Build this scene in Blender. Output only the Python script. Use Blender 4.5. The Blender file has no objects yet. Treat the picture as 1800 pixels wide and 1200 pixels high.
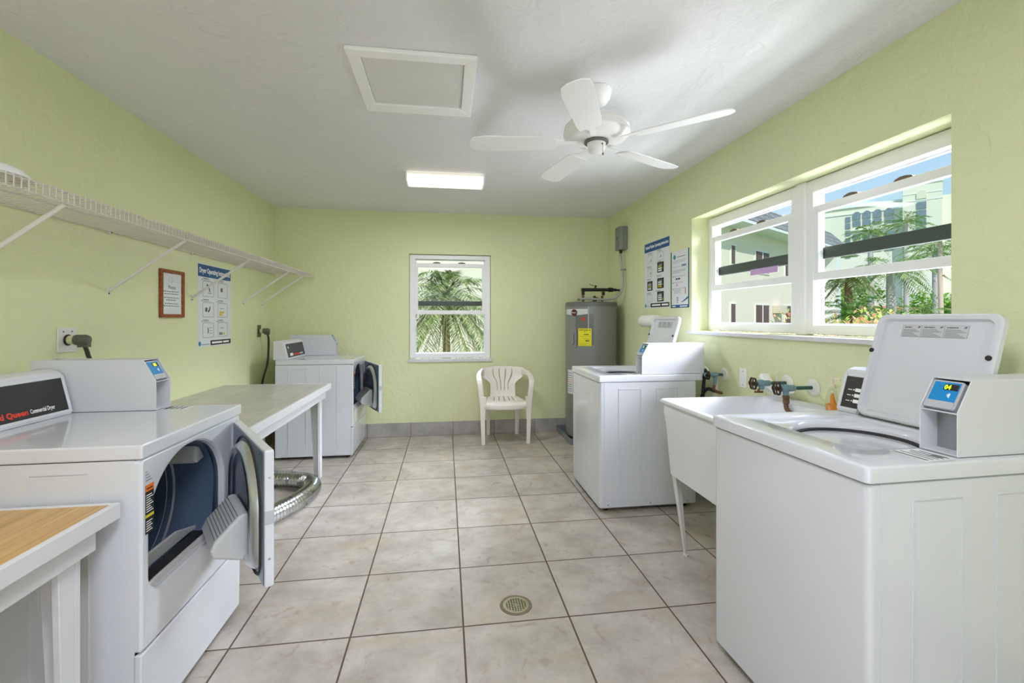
import bpy, bmesh, math, random
from mathutils import Vector, Matrix
C = bpy.context.scene.collection
S = bpy.context.scene
PI = math.pi
rnd = random.Random(11)

# ------------------------------------------------------------------ colour and materials
def lin(c):
    out = []
    for v in c[:3]:
        v = v / 255.0
        out.append(v / 12.92 if v <= 0.04045 else ((v + 0.055) / 1.055) ** 2.4)
    return tuple(out) + (1.0,)

def newmat(name):
    m = bpy.data.materials.new(name); m.use_nodes = True
    return m, m.node_tree.nodes, m.node_tree.links, m.node_tree.nodes['Principled BSDF']

MATS = {}
def M(name, col, rough=0.5, metal=0.0, coat=0.0, bump=0.0, bscale=60.0, vary=0.04, vscale=8.0, emit=None, estr=0.0, spec=0.5):
    """plain procedural paint / plastic / metal: a small noise varies the colour, a second one can bump it"""
    if name in MATS: return MATS[name]
    m, n, l, p = newmat(name)
    tc = n.new('ShaderNodeTexCoord')
    nz = n.new('ShaderNodeTexNoise'); nz.inputs['Scale'].default_value = vscale; nz.inputs['Detail'].default_value = 3
    l.new(tc.outputs['Object'], nz.inputs['Vector'])
    mx = n.new('ShaderNodeMix'); mx.data_type = 'RGBA'
    c = lin(col)
    mx.inputs[6].default_value = tuple(max(0, v * (1 - vary)) for v in c[:3]) + (1,)
    mx.inputs[7].default_value = tuple(min(1, v * (1 + vary)) for v in c[:3]) + (1,)
    l.new(nz.outputs['Fac'], mx.inputs[0]); l.new(mx.outputs[2], p.inputs['Base Color'])
    p.inputs['Roughness'].default_value = rough; p.inputs['Metallic'].default_value = metal
    p.inputs['Coat Weight'].default_value = coat; p.inputs['Coat Roughness'].default_value = 0.05
    p.inputs['Specular IOR Level'].default_value = spec
    if bump:
        b = n.new('ShaderNodeBump'); b.inputs['Strength'].default_value = bump; b.inputs['Distance'].default_value = 0.002
        nb = n.new('ShaderNodeTexNoise'); nb.inputs['Scale'].default_value = bscale; nb.inputs['Detail'].default_value = 4
        l.new(tc.outputs['Object'], nb.inputs['Vector']); l.new(nb.outputs['Fac'], b.inputs['Height']); l.new(b.outputs['Normal'], p.inputs['Normal'])
    if emit:
        p.inputs['Emission Color'].default_value = lin(emit); p.inputs['Emission Strength'].default_value = estr
    MATS[name] = m
    return m

def plaster(name, col, scale, strength, rough=0.75, vary=0.05):
    m, n, l, p = newmat(name)
    tc = n.new('ShaderNodeTexCoord')
    big = n.new('ShaderNodeTexNoise'); big.inputs['Scale'].default_value = 1.3; big.inputs['Detail'].default_value = 4
    l.new(tc.outputs['Object'], big.inputs['Vector'])
    mx = n.new('ShaderNodeMix'); mx.data_type = 'RGBA'; c = lin(col)
    mx.inputs[6].default_value = tuple(v * (1 - vary) for v in c[:3]) + (1,)
    mx.inputs[7].default_value = tuple(min(1, v * (1 + vary)) for v in c[:3]) + (1,)
    l.new(big.outputs['Fac'], mx.inputs[0]); l.new(mx.outputs[2], p.inputs['Base Color'])
    w = n.new('ShaderNodeTexNoise'); w.inputs['Scale'].default_value = scale; w.inputs['Detail'].default_value = 5
    w.inputs['Distortion'].default_value = 1.6
    l.new(tc.outputs['Object'], w.inputs['Vector'])
    r = n.new('ShaderNodeValToRGB'); r.color_ramp.elements[0].position = 0.42; r.color_ramp.elements[1].position = 0.62
    l.new(w.outputs['Fac'], r.inputs['Fac'])
    b = n.new('ShaderNodeBump'); b.inputs['Strength'].default_value = strength; b.inputs['Distance'].default_value = 0.004
    l.new(r.outputs['Color'], b.inputs['Height']); l.new(b.outputs['Normal'], p.inputs['Normal'])
    p.inputs['Roughness'].default_value = rough
    p.inputs['Specular IOR Level'].default_value = 0.35
    MATS[name] = m
    return m

T = 0.46
TX, TY = 0.0733, 1.9457
def tile_mat(name, ox, oy, bw, bh, mortar, c1, c2, cm, rough, vertical=False, ax='XY', bump=0.4, vein=True, mott=1.0):
    m, n, l, p = newmat(name)
    tc = n.new('ShaderNodeTexCoord')
    sep = n.new('ShaderNodeSeparateXYZ'); l.new(tc.outputs['Object'], sep.inputs[0])
    cmb = n.new('ShaderNodeCombineXYZ'); l.new(sep.outputs[ax[0]], cmb.inputs[0]); l.new(sep.outputs[ax[1]], cmb.inputs[1])
    mp = n.new('ShaderNodeMapping'); mp.inputs['Location'].default_value = (-ox + 40 * bw, -oy + 40 * bh, 0)
    l.new(cmb.outputs[0], mp.inputs['Vector'])
    br = n.new('ShaderNodeTexBrick'); br.offset = 0.0; br.squash = 1.0
    br.inputs['Scale'].default_value = 1.0; br.inputs['Brick Width'].default_value = bw; br.inputs['Row Height'].default_value = bh
    br.inputs['Mortar Size'].default_value = mortar; br.inputs['Mortar Smooth'].default_value = 0.2; br.inputs['Bias'].default_value = 0.0
    br.inputs['Color1'].default_value = (0, 0, 0, 1); br.inputs['Color2'].default_value = (1, 1, 1, 1); br.inputs['Mortar'].default_value = (0.5, 0.5, 0.5, 1)
    l.new(mp.outputs[0], br.inputs['Vector'])
    # cloudy stone print, shifted per tile
    add = n.new('ShaderNodeVectorMath'); add.operation = 'MULTIPLY_ADD'
    l.new(br.outputs['Color'], add.inputs[0]); add.inputs[1].default_value = (7, 3, 5); l.new(tc.outputs['Object'], add.inputs[2])
    n1 = n.new('ShaderNodeTexNoise'); n1.inputs['Scale'].default_value = 4.5; n1.inputs['Detail'].default_value = 10; n1.inputs['Roughness'].default_value = 0.68; n1.inputs['Distortion'].default_value = 0.15
    l.new(add.outputs[0], n1.inputs['Vector'])
    rp = n.new('ShaderNodeValToRGB'); rp.color_ramp.elements[0].position = 0.33; rp.color_ramp.elements[1].position = 0.68
    rp.color_ramp.elements[0].color = lin(c1); rp.color_ramp.elements[1].color = lin(c2)
    l.new(n1.outputs['Fac'], rp.inputs['Fac'])
    col = rp.outputs['Color']
    if vein:
        n2 = n.new('ShaderNodeTexNoise'); n2.inputs['Scale'].default_value = 2.3; n2.inputs['Detail'].default_value = 6; n2.inputs['Distortion'].default_value = 1.2
        sc = n.new('ShaderNodeVectorMath'); sc.operation = 'MULTIPLY'; sc.inputs[1].default_value = (1.0, 2.4, 1.0)
        l.new(add.outputs[0], sc.inputs[0]); l.new(sc.outputs[0], n2.inputs['Vector'])
        r2 = n.new('ShaderNodeValToRGB'); r2.color_ramp.elements[0].position = 0.54; r2.color_ramp.elements[1].position = 0.70
        r2.color_ramp.elements[0].color = (0, 0, 0, 1); r2.color_ramp.elements[1].color = (0.55 * mott,) * 3 + (1,)
        l.new(n2.outputs['Fac'], r2.inputs['Fac'])
        mv = n.new('ShaderNodeMix'); mv.data_type = 'RGBA'; mv.inputs[7].default_value = lin((176, 162, 138))
        l.new(r2.outputs['Color'], mv.inputs[0]); l.new(col, mv.inputs[6]); col = mv.outputs[2]
        n3 = n.new('ShaderNodeTexNoise'); n3.inputs['Scale'].default_value = 7.0; n3.inputs['Detail'].default_value = 7; n3.inputs['Distortion'].default_value = 2.5
        l.new(add.outputs[0], n3.inputs['Vector'])
        r3 = n.new('ShaderNodeValToRGB'); r3.color_ramp.elements[0].position = 0.60; r3.color_ramp.elements[1].position = 0.70
        r3.color_ramp.elements[0].color = (0, 0, 0, 1); r3.color_ramp.elements[1].color = (0.34 * mott,) * 3 + (1,)
        l.new(n3.outputs['Fac'], r3.inputs['Fac'])
        mv2 = n.new('ShaderNodeMix'); mv2.data_type = 'RGBA'; mv2.inputs[7].default_value = lin((136, 116, 92))
        l.new(r3.outputs['Color'], mv2.inputs[0]); l.new(col, mv2.inputs[6]); col = mv2.outputs[2]
    mg = n.new('ShaderNodeMix'); mg.data_type = 'RGBA'; mg.inputs[7].default_value = lin(cm)
    l.new(br.outputs['Fac'], mg.inputs[0]); l.new(col, mg.inputs[6]); l.new(mg.outputs[2], p.inputs['Base Color'])
    mr = n.new('ShaderNodeMapRange'); mr.inputs[3].default_value = rough; mr.inputs[4].default_value = 0.85
    l.new(br.outputs['Fac'], mr.inputs[0]); l.new(mr.outputs[0], p.inputs['Roughness']); p.inputs['Specular IOR Level'].default_value = 0.35
    inv = n.new('ShaderNodeMath'); inv.operation = 'MULTIPLY_ADD'; inv.inputs[1].default_value = -1.0
    l.new(br.outputs['Fac'], inv.inputs[0])
    sm = n.new('ShaderNodeMath'); sm.operation = 'MULTIPLY'; sm.inputs[1].default_value = 0.12; l.new(n1.outputs['Fac'], sm.inputs[0]); l.new(sm.outputs[0], inv.inputs[2])
    b = n.new('ShaderNodeBump'); b.inputs['Strength'].default_value = bump; b.inputs['Distance'].default_value = 0.003
    l.new(inv.outputs[0], b.inputs['Height']); l.new(b.outputs['Normal'], p.inputs['Normal'])
    MATS[name] = m
    return m

def wood_mat(name, cols, axis=1, scale=30, rough=0.35):
    m, n, l, p = newmat(name)
    tc = n.new('ShaderNodeTexCoord'); mp = n.new('ShaderNodeMapping')
    s = [scale, scale, scale]; s[axis] = scale * 0.04
    mp.inputs['Scale'].default_value = s
    l.new(tc.outputs['Object'], mp.inputs['Vector'])
    nz = n.new('ShaderNodeTexNoise'); nz.inputs['Scale'].default_value = 1.0; nz.inputs['Detail'].default_value = 5; nz.inputs['Distortion'].default_value = 0.4
    l.new(mp.outputs[0], nz.inputs['Vector'])
    r = n.new('ShaderNodeValToRGB')
    r.color_ramp.elements[0].position = 0.3; r.color_ramp.elements[0].color = lin(cols[0])
    r.color_ramp.elements[1].position = 0.72; r.color_ramp.elements[1].color = lin(cols[2])
    e = r.color_ramp.elements.new(0.5); e.color = lin(cols[1])
    l.new(nz.outputs['Fac'], r.inputs['Fac']); l.new(r.outputs['Color'], p.inputs['Base Color'])
    p.inputs['Roughness'].default_value = rough
    MATS[name] = m
    return m

def leaf_mat(name, cols, rough=0.5):
    m, n, l, p = newmat(name)
    g = n.new('ShaderNodeNewGeometry'); r = n.new('ShaderNodeValToRGB')
    r.color_ramp.elements[0].color = lin(cols[0]); r.color_ramp.elements[1].color = lin(cols[-1])
    for i, c in enumerate(cols[1:-1]):
        e = r.color_ramp.elements.new((i + 1) / (len(cols) - 1)); e.color = lin(c)
    l.new(g.outputs['Random Per Island'], r.inputs['Fac']); l.new(r.outputs['Color'], p.inputs['Base Color'])
    p.inputs['Roughness'].default_value = rough
    tr = n.new('ShaderNodeBsdfTranslucent'); l.new(r.outputs['Color'], tr.inputs['Color'])
    mx = n.new('ShaderNodeMixShader'); mx.inputs[0].default_value = 0.3
    out = n['Material Output']
    l.new(p.outputs[0], mx.inputs[1]); l.new(tr.outputs[0], mx.inputs[2]); l.new(mx.outputs[0], out.inputs['Surface'])
    MATS[name] = m
    return m

def glass_mat(name, tint, refl=0.004):
    m, n, l, p = newmat(name)
    n.remove(p)
    t = n.new('ShaderNodeBsdfTransparent'); t.inputs['Color'].default_value = tint + (1,)
    g = n.new('ShaderNodeBsdfGlossy'); g.inputs['Roughness'].default_value = 0.02
    mx = n.new('ShaderNodeMixShader'); mx.inputs[0].default_value = refl
    l.new(t.outputs[0], mx.inputs[1]); l.new(g.outputs[0], mx.inputs[2])
    l.new(mx.outputs[0], n['Material Output'].inputs['Surface'])
    MATS[name] = m
    return m

# ------------------------------------------------------------------ mesh builder
class MB:
    def __init__(s): s.b = bmesh.new()
    def v(s, p): return s.b.verts.new(p)
    def face(s, pts):
        try: return s.b.faces.new([s.b.verts.new(p) for p in pts])
        except ValueError: return None
    def box(s, x0, x1, y0, y1, z0, z1, mat=None):
        v = [s.b.verts.new((x, y, z)) for z in (z0, z1) for y in (y0, y1) for x in (x0, x1)]
        if mat is not None:
            for q in v: q.co = mat @ q.co
        for f in ((0, 2, 3, 1), (4, 5, 7, 6), (0, 1, 5, 4), (2, 6, 7, 3), (0, 4, 6, 2), (1, 3, 7, 5)):
            s.b.faces.new([v[i] for i in f])
        return s
    def prism(s, poly, axis, a0, a1):
        """poly: 2-D points; axis X -> (y,z), Y -> (x,z), Z -> (x,y)"""
        def mk(p, a):
            return {'X': (a, p[0], p[1]), 'Y': (p[0], a, p[1]), 'Z': (p[0], p[1], a)}[axis]
        A = [s.b.verts.new(mk(p, a0)) for p in poly]; B = [s.b.verts.new(mk(p, a1)) for p in poly]
        k = len(poly)
        s.b.faces.new(A); s.b.faces.new(B[::-1])
        for i in range(k): s.b.faces.new((A[i], B[i], B[(i + 1) % k], A[(i + 1) % k]))
        return s
    def skin(s, loops, closed=True, cap0=False, cap1=False, wrap=False):
        L = [[s.b.verts.new(p) for p in lp] for lp in loops]
        k = len(L[0]); pairs = list(zip(L[:-1], L[1:]))
        if wrap: pairs.append((L[-1], L[0]))
        for a, b in pairs:
            for i in range(k if closed else k - 1):
                j = (i + 1) % k
                try: s.b.faces.new((a[i], a[j], b[j], b[i]))
                except ValueError: pass
        if cap0: s.b.faces.new(L[0][::-1])
        if cap1: s.b.faces.new(L[-1])
        return s
    def sweep(s, pts, sec, up=Vector((0, 0, 1)), caps=True):
        """sweep per-point sections: sec(i, t) -> list of (a, b) in the frame (side, up')"""
        pts = [Vector(p) for p in pts]; loops = []; n = len(pts)
        prev = None
        for i, p in enumerate(pts):
            d = (pts[min(i + 1, n - 1)] - pts[max(i - 1, 0)]).normalized()
            if prev is None:
                side = d.cross(up)
                if side.length < 1e-4: side = d.cross(Vector((1, 0, 0)))
            else:
                side = prev - d * prev.dot(d)
            side.normalize(); prev = side
            u2 = side.cross(d).normalized()
            loops.append([p + side * a + u2 * b for a, b in sec(i, i / max(1, n - 1))])
        return s.skin(loops, True, caps, caps)
    def tube(s, pts, r, n=10, caps=True):
        rr_ = r if callable(r) else (lambda i, t: r)
        return s.sweep(pts, lambda i, t: [(rr_(i, t) * math.cos(2 * PI * k / n), rr_(i, t) * math.sin(2 * PI * k / n)) for k in range(n)], caps=caps)
    def lathe(s, prof, c=(0, 0, 0), axis='Z', n=32, cap0=True, cap1=True):
        loops = []
        for r, h in prof:
            lp = []
            for k in range(n):
                a = 2 * PI * k / n; x, y = r * math.cos(a), r * math.sin(a)
                q = {'Z': (x, y, h), 'X': (h, x, y), 'Y': (y, h, x)}[axis]
                lp.append((c[0] + q[0], c[1] + q[1], c[2] + q[2]))
            loops.append(lp)
        return s.skin(loops, True, cap0, cap1)
    def frame(s, x0, x1, z0, z1, w, y0, y1, wb=None, wt=None):
        """rectangular ring in the x-z plane, y0..y1 deep"""
        wb = w if wb is None else wb; wt = w if wt is None else wt
        s.box(x0, x0 + w, y0, y1, z0, z1); s.box(x1 - w, x1, y0, y1, z0, z1)
        s.box(x0 + w, x1 - w, y0, y1, z0, z0 + wb); s.box(x0 + w, x1 - w, y0, y1, z1 - wt, z1)
        return s
    def xf(s, m): bmesh.ops.transform(s.b, matrix=m, verts=s.b.verts[:]); return s
    def build(s, name, mat, parent=None, bevel=0.0, seg=2, smooth=False, loc=None, rot=None, sub=0, solid=0.0, ang=35, label=None):
        bmesh.ops.recalc_face_normals(s.b, faces=s.b.faces[:])
        me = bpy.data.meshes.new(name); s.b.to_mesh(me); s.b.free()
        if smooth:
            me.polygons.foreach_set('use_smooth', [True] * len(me.polygons))
            me.set_sharp_from_angle(angle=math.radians(ang))
        me.materials.append(mat)
        o = bpy.data.objects.new(name, me); C.objects.link(o)
        if parent is not None: o.parent = parent
        if loc: o.location = loc
        if rot: o.rotation_euler = rot
        if solid:
            md = o.modifiers.new('Solidify', 'SOLIDIFY'); md.thickness = solid; md.offset = 0
        if bevel:
            md = o.modifiers.new('Bevel', 'BEVEL'); md.width = bevel; md.segments = seg; md.limit_method = 'ANGLE'; md.angle_limit = math.radians(40)
            md.harden_normals = False
        if sub:
            md = o.modifiers.new('Subdivision', 'SUBSURF'); md.levels = sub; md.render_levels = sub
        if label: o['label'] = label
        return o

def build_each(b, name, mat, parent=None, **kw):
    """one object for every separate piece in the builder"""
    left = set(b.b.verts); out = []
    while left:
        seed = left.pop(); grp = {seed}; st = [seed]
        while st:
            for e in st.pop().link_edges:
                for q in e.verts:
                    if q not in grp: grp.add(q); st.append(q)
        left -= grp
        nb = MB(); mp = {q: nb.b.verts.new(q.co) for q in grp}
        for f in {f for q in grp for f in q.link_faces}: nb.b.faces.new([mp[q] for q in f.verts])
        out.append(nb.build(name, mat, parent, **kw))
    b.b.free(); return out

def rloop(cx, cy, hx, hy, rad, n=12):
    """rounded rectangle as a loop of 4*n points; rad = radius, or four (rx, ry) from the +x+y corner anticlockwise"""
    if not isinstance(rad, (list, tuple)): rad = [(rad, rad)] * 4
    out = []
    for q, (sx, sy) in enumerate(((1, 1), (-1, 1), (-1, -1), (1, -1))):
        rx, ry = rad[q]; rx = min(rx, hx); ry = min(ry, hy)
        ccx, ccy = cx + sx * (hx - rx), cy + sy * (hy - ry)
        for k in range(n):
            a = q * PI / 2 + (PI / 2) * k / (n - 1)
            out.append((ccx + rx * math.cos(a), ccy + ry * math.sin(a)))
    return out

def thing(name, label, cat, loc=(0, 0, 0), rotz=0.0, group=None, mat=None):
    o = bpy.data.objects.new(name, None); C.objects.link(o); o.empty_display_size = 0.1
    if mat is not None: o.matrix_world = mat
    else:
        o.location = loc; o.rotation_euler = (0, 0, rotz)
    o['label'] = label; o['category'] = cat
    if group: o['group'] = group
    return o

def tag(o, label, cat, group=None, kind=None):
    o['label'] = label; o['category'] = cat
    if group: o['group'] = group
    if kind: o['kind'] = kind
    return o

def struct(o): o['kind'] = 'structure'; return o

def plane_mx(origin, right, up):
    r = Vector(right).normalized(); u = Vector(up).normalized(); n = r.cross(u)
    m = Matrix((r, u, n)).transposed().to_4x4(); m.translation = Vector(origin)
    return m

def text_mesh(body, size, depth=0.0004, align='LEFT', bold=0.0, squeeze=1.0):
    cu = bpy.data.curves.new('lettering', 'FONT'); cu.body = body; cu.size = size; cu.align_x = align
    cu.extrude = depth; cu.resolution_u = 2; cu.offset = bold
    o = bpy.data.objects.new('lettering', cu); C.objects.link(o)
    bpy.context.view_layer.update()
    me = bpy.data.meshes.new_from_object(o.evaluated_get(bpy.context.evaluated_depsgraph_get()))
    bpy.data.objects.remove(o); bpy.data.curves.remove(cu)
    if squeeze != 1.0:
        for v in me.vertices: v.co.x *= squeeze
    return me

def lettering(body, size, mat, parent, mx, align='LEFT', bold=0.0, fit=None, name='lettering'):
    me = text_mesh(body, size, align=align, bold=bold)
    if fit:
        xs = [v.co.x for v in me.vertices]; w = max(xs) - min(xs); k = fit / w
        for v in me.vertices: v.co.x *= k
    me.materials.clear(); me.materials.append(mat)
    o = bpy.data.objects.new(name, me); C.objects.link(o); o.parent = parent; o.matrix_local = mx
    return o

# ------------------------------------------------------------------ materials in use
wall_m = plaster('lime_wall_paint', (222, 226, 182), 9.0, 0.45)
ceil_m = plaster('white_ceiling_paint', (226, 226, 229), 11.0, 0.5, rough=0.65)
floor_m = tile_mat('floor_tiles', TX, TY, T, T, 0.0042, (163, 156, 147), (194, 188, 180), (92, 79, 70), 0.27)
baseA_m = tile_mat('skirting_tiles', 0.081, -3, 0.4665, 9.0, 0.0025, (146, 142, 138), (184, 180, 176), (112, 104, 98), 0.4, ax='XZ', vein=False)
baseB_m = tile_mat('side_skirting_tiles', 0.1, -3, 0.4665, 9.0, 0.0025, (146, 142, 138), (184, 180, 176), (112, 104, 98), 0.4, ax='YZ', vein=False)
enamel = M('white_enamel', (211, 213, 219), 0.13, coat=0.3, vary=0.01)
enamel2 = M('white_console', (212, 213, 218), 0.3, vary=0.01)
powder = M('payment_box_paint', (210, 212, 217), 0.4, vary=0.01)
vinyl = M('white_vinyl', (238, 238, 240), 0.3, vary=0.01)
wpaint = M('white_wood_paint', (214, 214, 218), 0.5, bump=0.15, bscale=25, vary=0.02)
shelfm = M('shelf_wire', (206, 202, 194), .45)
wmetal = M('white_coated_steel', (222, 220, 216), 0.4, vary=0.02)
chairm = M('white_resin', (232, 228, 218), 0.4, vary=0.02)
tubm = M('sink_plastic', (222, 224, 228), 0.42, vary=0.05, vscale=5)
black = M('black_plastic', (26, 26, 26), 0.4)
panelm = M('charcoal_panel', (40, 40, 38), 0.35)
rubber = M('dark_rubber', (34, 34, 36), 0.6)
drumm = M('drum_enamel', (92, 112, 138), 0.3, metal=0.15)
doorm = M('door_liner', (120, 134, 150), 0.3, metal=0.5)
chrome = M('chrome', (205, 207, 212), 0.28, metal=1.0)
steel = M('brushed_steel', (170, 172, 172), 0.35, metal=0.9)
galv = M('galvanised_steel', (150, 158, 164), 0.4, metal=0.6)
foil = M('foil_duct', (225, 227, 230), 0.2, metal=1.0, bump=0.6, bscale=70)
gplast = M('grey_plastic', (178, 180, 184), 0.45)
lintm = M('filter_grey', (196, 198, 198), 0.45)
blue = M('reader_blue', (0, 134, 200), 0.3)
green_led = M('led_digits', (220, 255, 0), 0.4, emit=(225, 255, 20), estr=1.0)
white = M('white_print', (245, 245, 245), 0.5)
red = M('red_print', (226, 60, 40), 0.5)
paper = M('paper', (222, 226, 228), 0.6, vary=0.01)
ink = M('grey_ink', (110, 114, 116), 0.7)
dink = M('black_ink', (24, 26, 22), 0.6)
hblue = M('header_blue', (36, 86, 140), 0.5)
dgreen = M('border_green', (8, 92, 84), 0.5)
yel = M('yellow_print', (206, 196, 40), 0.5)
oran = M('orange_print', (224, 112, 40), 0.5)
heaterm = M('heater_grey', (134, 136, 133), 0.35, metal=0.15, vary=0.02)
heaterd = M('heater_dark', (108, 110, 106), 0.4, metal=0.15)
yellow = M('yellow_label', (232, 222, 40), 0.5)
oval = M('oxblood', (92, 24, 20), 0.4)
boxgrey = M('electrical_grey', (128, 132, 126), 0.5)
conduit_m = M('conduit_grey', (168, 170, 166), 0.45)
verdi = M('verdigris_copper', (118, 150, 156), 0.6, metal=0.3, vary=0.45, vscale=60)
verdid = M('dark_verdigris', (58, 92, 86), 0.6, metal=0.3, vary=0.4, vscale=60)
rust = M('rusty_brass', (112, 82, 60), 0.6, metal=0.4, vary=0.4, vscale=50)
iron = M('brown_iron', (60, 42, 30), 0.5, metal=0.4)
plate_m = M('off_white_plate', (226, 226, 214), 0.5)
brownlatch = M('brown_latch', (110, 92, 72), 0.5)
bamboo = wood_mat('bamboo_laminate', [(172, 130, 74), (194, 152, 94), (210, 172, 116)], axis=1, scale=55)
framewood = wood_mat('cherry_frame', [(104, 44, 12), (142, 70, 22), (166, 92, 36)], axis=2, scale=60, rough=0.4)
tabletop = tile_mat('table_laminate', -0.95, 2.2, 0.213, 0.60, 0.0015, (172, 169, 160), (194, 191, 182), (160, 156, 146), 0.3, bump=0.05, vein=False)
glass = glass_mat('window_glass', (0.965, 0.988, 0.965))
bottle_glass = glass_mat('clear_plastic', (0.95, 0.95, 0.93), .05)
screenm = M('dark_aluminium', (70, 76, 72), 0.5, metal=0.2)
glow = M('lamp_lens', (255, 250, 236), 0.4, emit=(255, 246, 226), estr=.9)

# ------------------------------------------------------------------ room shell
XL, XR, YB, YF, ZC = -1.804, 1.909, 5.206, -1.6, 2.49
struct(MB().box(XL - .2, XR + .22, YF - .2, YB + .2, -0.12, 0).build('floor', floor_m))
struct(MB().box(XL - .2, XR + .22, YF - .2, YB + .2, ZC, ZC + .12).build('ceiling', ceil_m))
struct(MB().box(XL - .2, XL, YF - .2, YB + .2, 0, ZC).build('wall_left', wall_m))
WY0, WY1, WZ0, WZ1 = 1.49, 3.354, 1.207, 2.085          # right window opening
b = MB(); b.box(XR, XR + .22, YF - .2, WY0, 0, ZC); b.box(XR, XR + .22, WY1, YB + .2, 0, ZC)
b.box(XR, XR + .22, WY0, WY1, 0, WZ0); b.box(XR, XR + .22, WY0, WY1, WZ1, ZC)
struct(b.build('wall_right', wall_m))
BX0, BX1, BZ0, BZ1 = -0.405, 0.508, 0.838, 2.027         # back window opening
b = MB(); b.box(XL, BX0, YB, YB + .2, 0, ZC); b.box(BX1, XR, YB, YB + .2, 0, ZC)
b.box(BX0, BX1, YB, YB + .2, 0, BZ0); b.box(BX0, BX1, YB, YB + .2, BZ1, ZC)
struct(b.build('wall_back', wall_m))
DX = .95                                              # unseen open doorway behind the camera, added to let fill light in
b = MB(); b.box(XL, -DX, YF - .2, YF, 0, ZC); b.box(DX, XR, YF - .2, YF, 0, ZC); b.box(-DX, DX, YF - .2, YF, 2.12, ZC)
struct(b.build('wall_front', wall_m))
struct(MB().box(XL + .012, XR - .012, YB - .012, YB, 0, .148).build('baseboard_back', baseA_m, bevel=.002))
struct(MB().box(XL, XL + .012, YF, YB, 0, .148).build('baseboard_left', baseB_m, bevel=.002))
struct(MB().box(XR - .012, XR, YF, YB, 0, .148).build('baseboard_right', baseB_m, bevel=.002))
b = MB(); b.frame(-DX, DX, 0.0, 2.12, .05, YF - .12, YF - .02, wb=.001)
d = struct(b.build('added_doorway', wpaint, bevel=.004))  # frame and leaves belong to the added doorway, out of view
for sx in (-1, 1):
    lf = MB().box(sx * (DX - .05) - .02, sx * (DX - .05) + .02, YF - .98, YF - .13, .01, 2.06).build('added_door_leaf', wpaint, d, bevel=.004)
    MB().lathe([(.012, 0), (.012, .04), (.03, .05), (.032, .07), (.02, .085)], c=(sx * (DX - .07), YF - .9, 1.0), axis='X', n=16).build('handle', steel, lf, smooth=True)

# ------------------------------------------------------------------ windows (local: x to the viewer's right, y outwards, z up)
def wall_mx(origin, right):
    return plane_mx(origin, right, (0, 0, 1)) @ Matrix.Rotation(-PI / 2, 4, 'X')

def window_unit(nm, w, z0, z1, sz0, sz1, mz0, mz1, mx, fw=.052, wt=.07):
    """raised inner sash between sz0..sz1, fixed outer sash down to its dark meeting rail mz0..mz1"""
    W = bpy.data.objects.new(nm, None); C.objects.link(W); W.matrix_world = mx; struct(W)
    b = MB(); b.frame(0, w, z0, z1, fw, 0, .075, wb=.052, wt=wt)
    b.frame(fw, w - fw, z0 + .052, z1 - wt, .010, .05, .06, wb=.008, wt=.010)
    b.build('window_frame', vinyl, W, bevel=.003)
    up = MB().box(fw, w - fw, .042, .066, mz0, mz1).build('upper_sash_rail', screenm, W, bevel=.003)
    MB().box(fw + .01, w - fw - .01, .052, .055, mz1, z1 - wt - .01).build('upper_pane', glass, W)
    sash = MB().frame(fw - .010, w - fw + .010, sz0, sz1, .042, .004, .036, wb=.045, wt=.042).build('lower_sash', vinyl, W, bevel=.003)
    MB().box(fw + .025, w - fw - .025, .018, .022, sz0 + .04, sz1 - .038).build('pane', glass, sash)
    for k in (.3, .66):
        xx = fw + (w - 2 * fw) * k
        prof = [(-.045, 0), (-.035, .010), (-.012, .017), (.012, .017), (.04, .010), (.05, 0)]
        MB().prism([(xx + p[0], sz1 + p[1]) for p in prof], 'Y', .008, .03).build('sash_latch', brownlatch, sash, bevel=.002)
    return W
window_unit('window_1', BX1 - BX0 - .008, BZ0 + .022, BZ1 - .004, 1.352, 1.928, 1.45, 1.505, wall_mx((BX0 + .004, YB + .04, 0), (1, 0, 0)), fw=.060, wt=.048)
WX = XR + .135
window_unit('window_2', 3.34 - 2.415, WZ0 + .008, WZ1 - .004, 1.516, 1.933, 1.635, 1.70, wall_mx((WX, 3.345, 0), (0, -1, 0)))
window_unit('window_3', 2.36 - 1.496, WZ0 + .008, WZ1 - .004, 1.516, 1.933, 1.635, 1.70, wall_mx((WX, 2.36, 0), (0, -1, 0)))
struct(MB().box(WX - .012, WX + .07, 2.355, 2.425, WZ0 + .001, WZ1 - .001).build('trim_1', vinyl, bevel=.004))
tape = M('pink_tape', (196, 160, 206), 0.5)
tb = MB().box(WX + .012, WX + .0165, 2.60, 2.86, 1.595, 1.635).build('adhesive_strip', tape, bevel=.001)
tag(tb, 'lilac adhesive strip stuck across the glass of the far right window', 'tape')
sillm = M('sill_stone', (214, 214, 216), 0.4, vary=0.08, vscale=30)
struct(MB().box(XR - .022, WX - .001, WY0 - .012, WY1 + .03, WZ0 - .024, WZ0 - .0005).build('trim_2', sillm, bevel=.003))
struct(MB().box(BX0 - .012, BX1 + .012, YB - .018, YB + .039, BZ0 - .02, BZ0 + .016).build('trim_3', sillm, bevel=.003))

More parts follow.
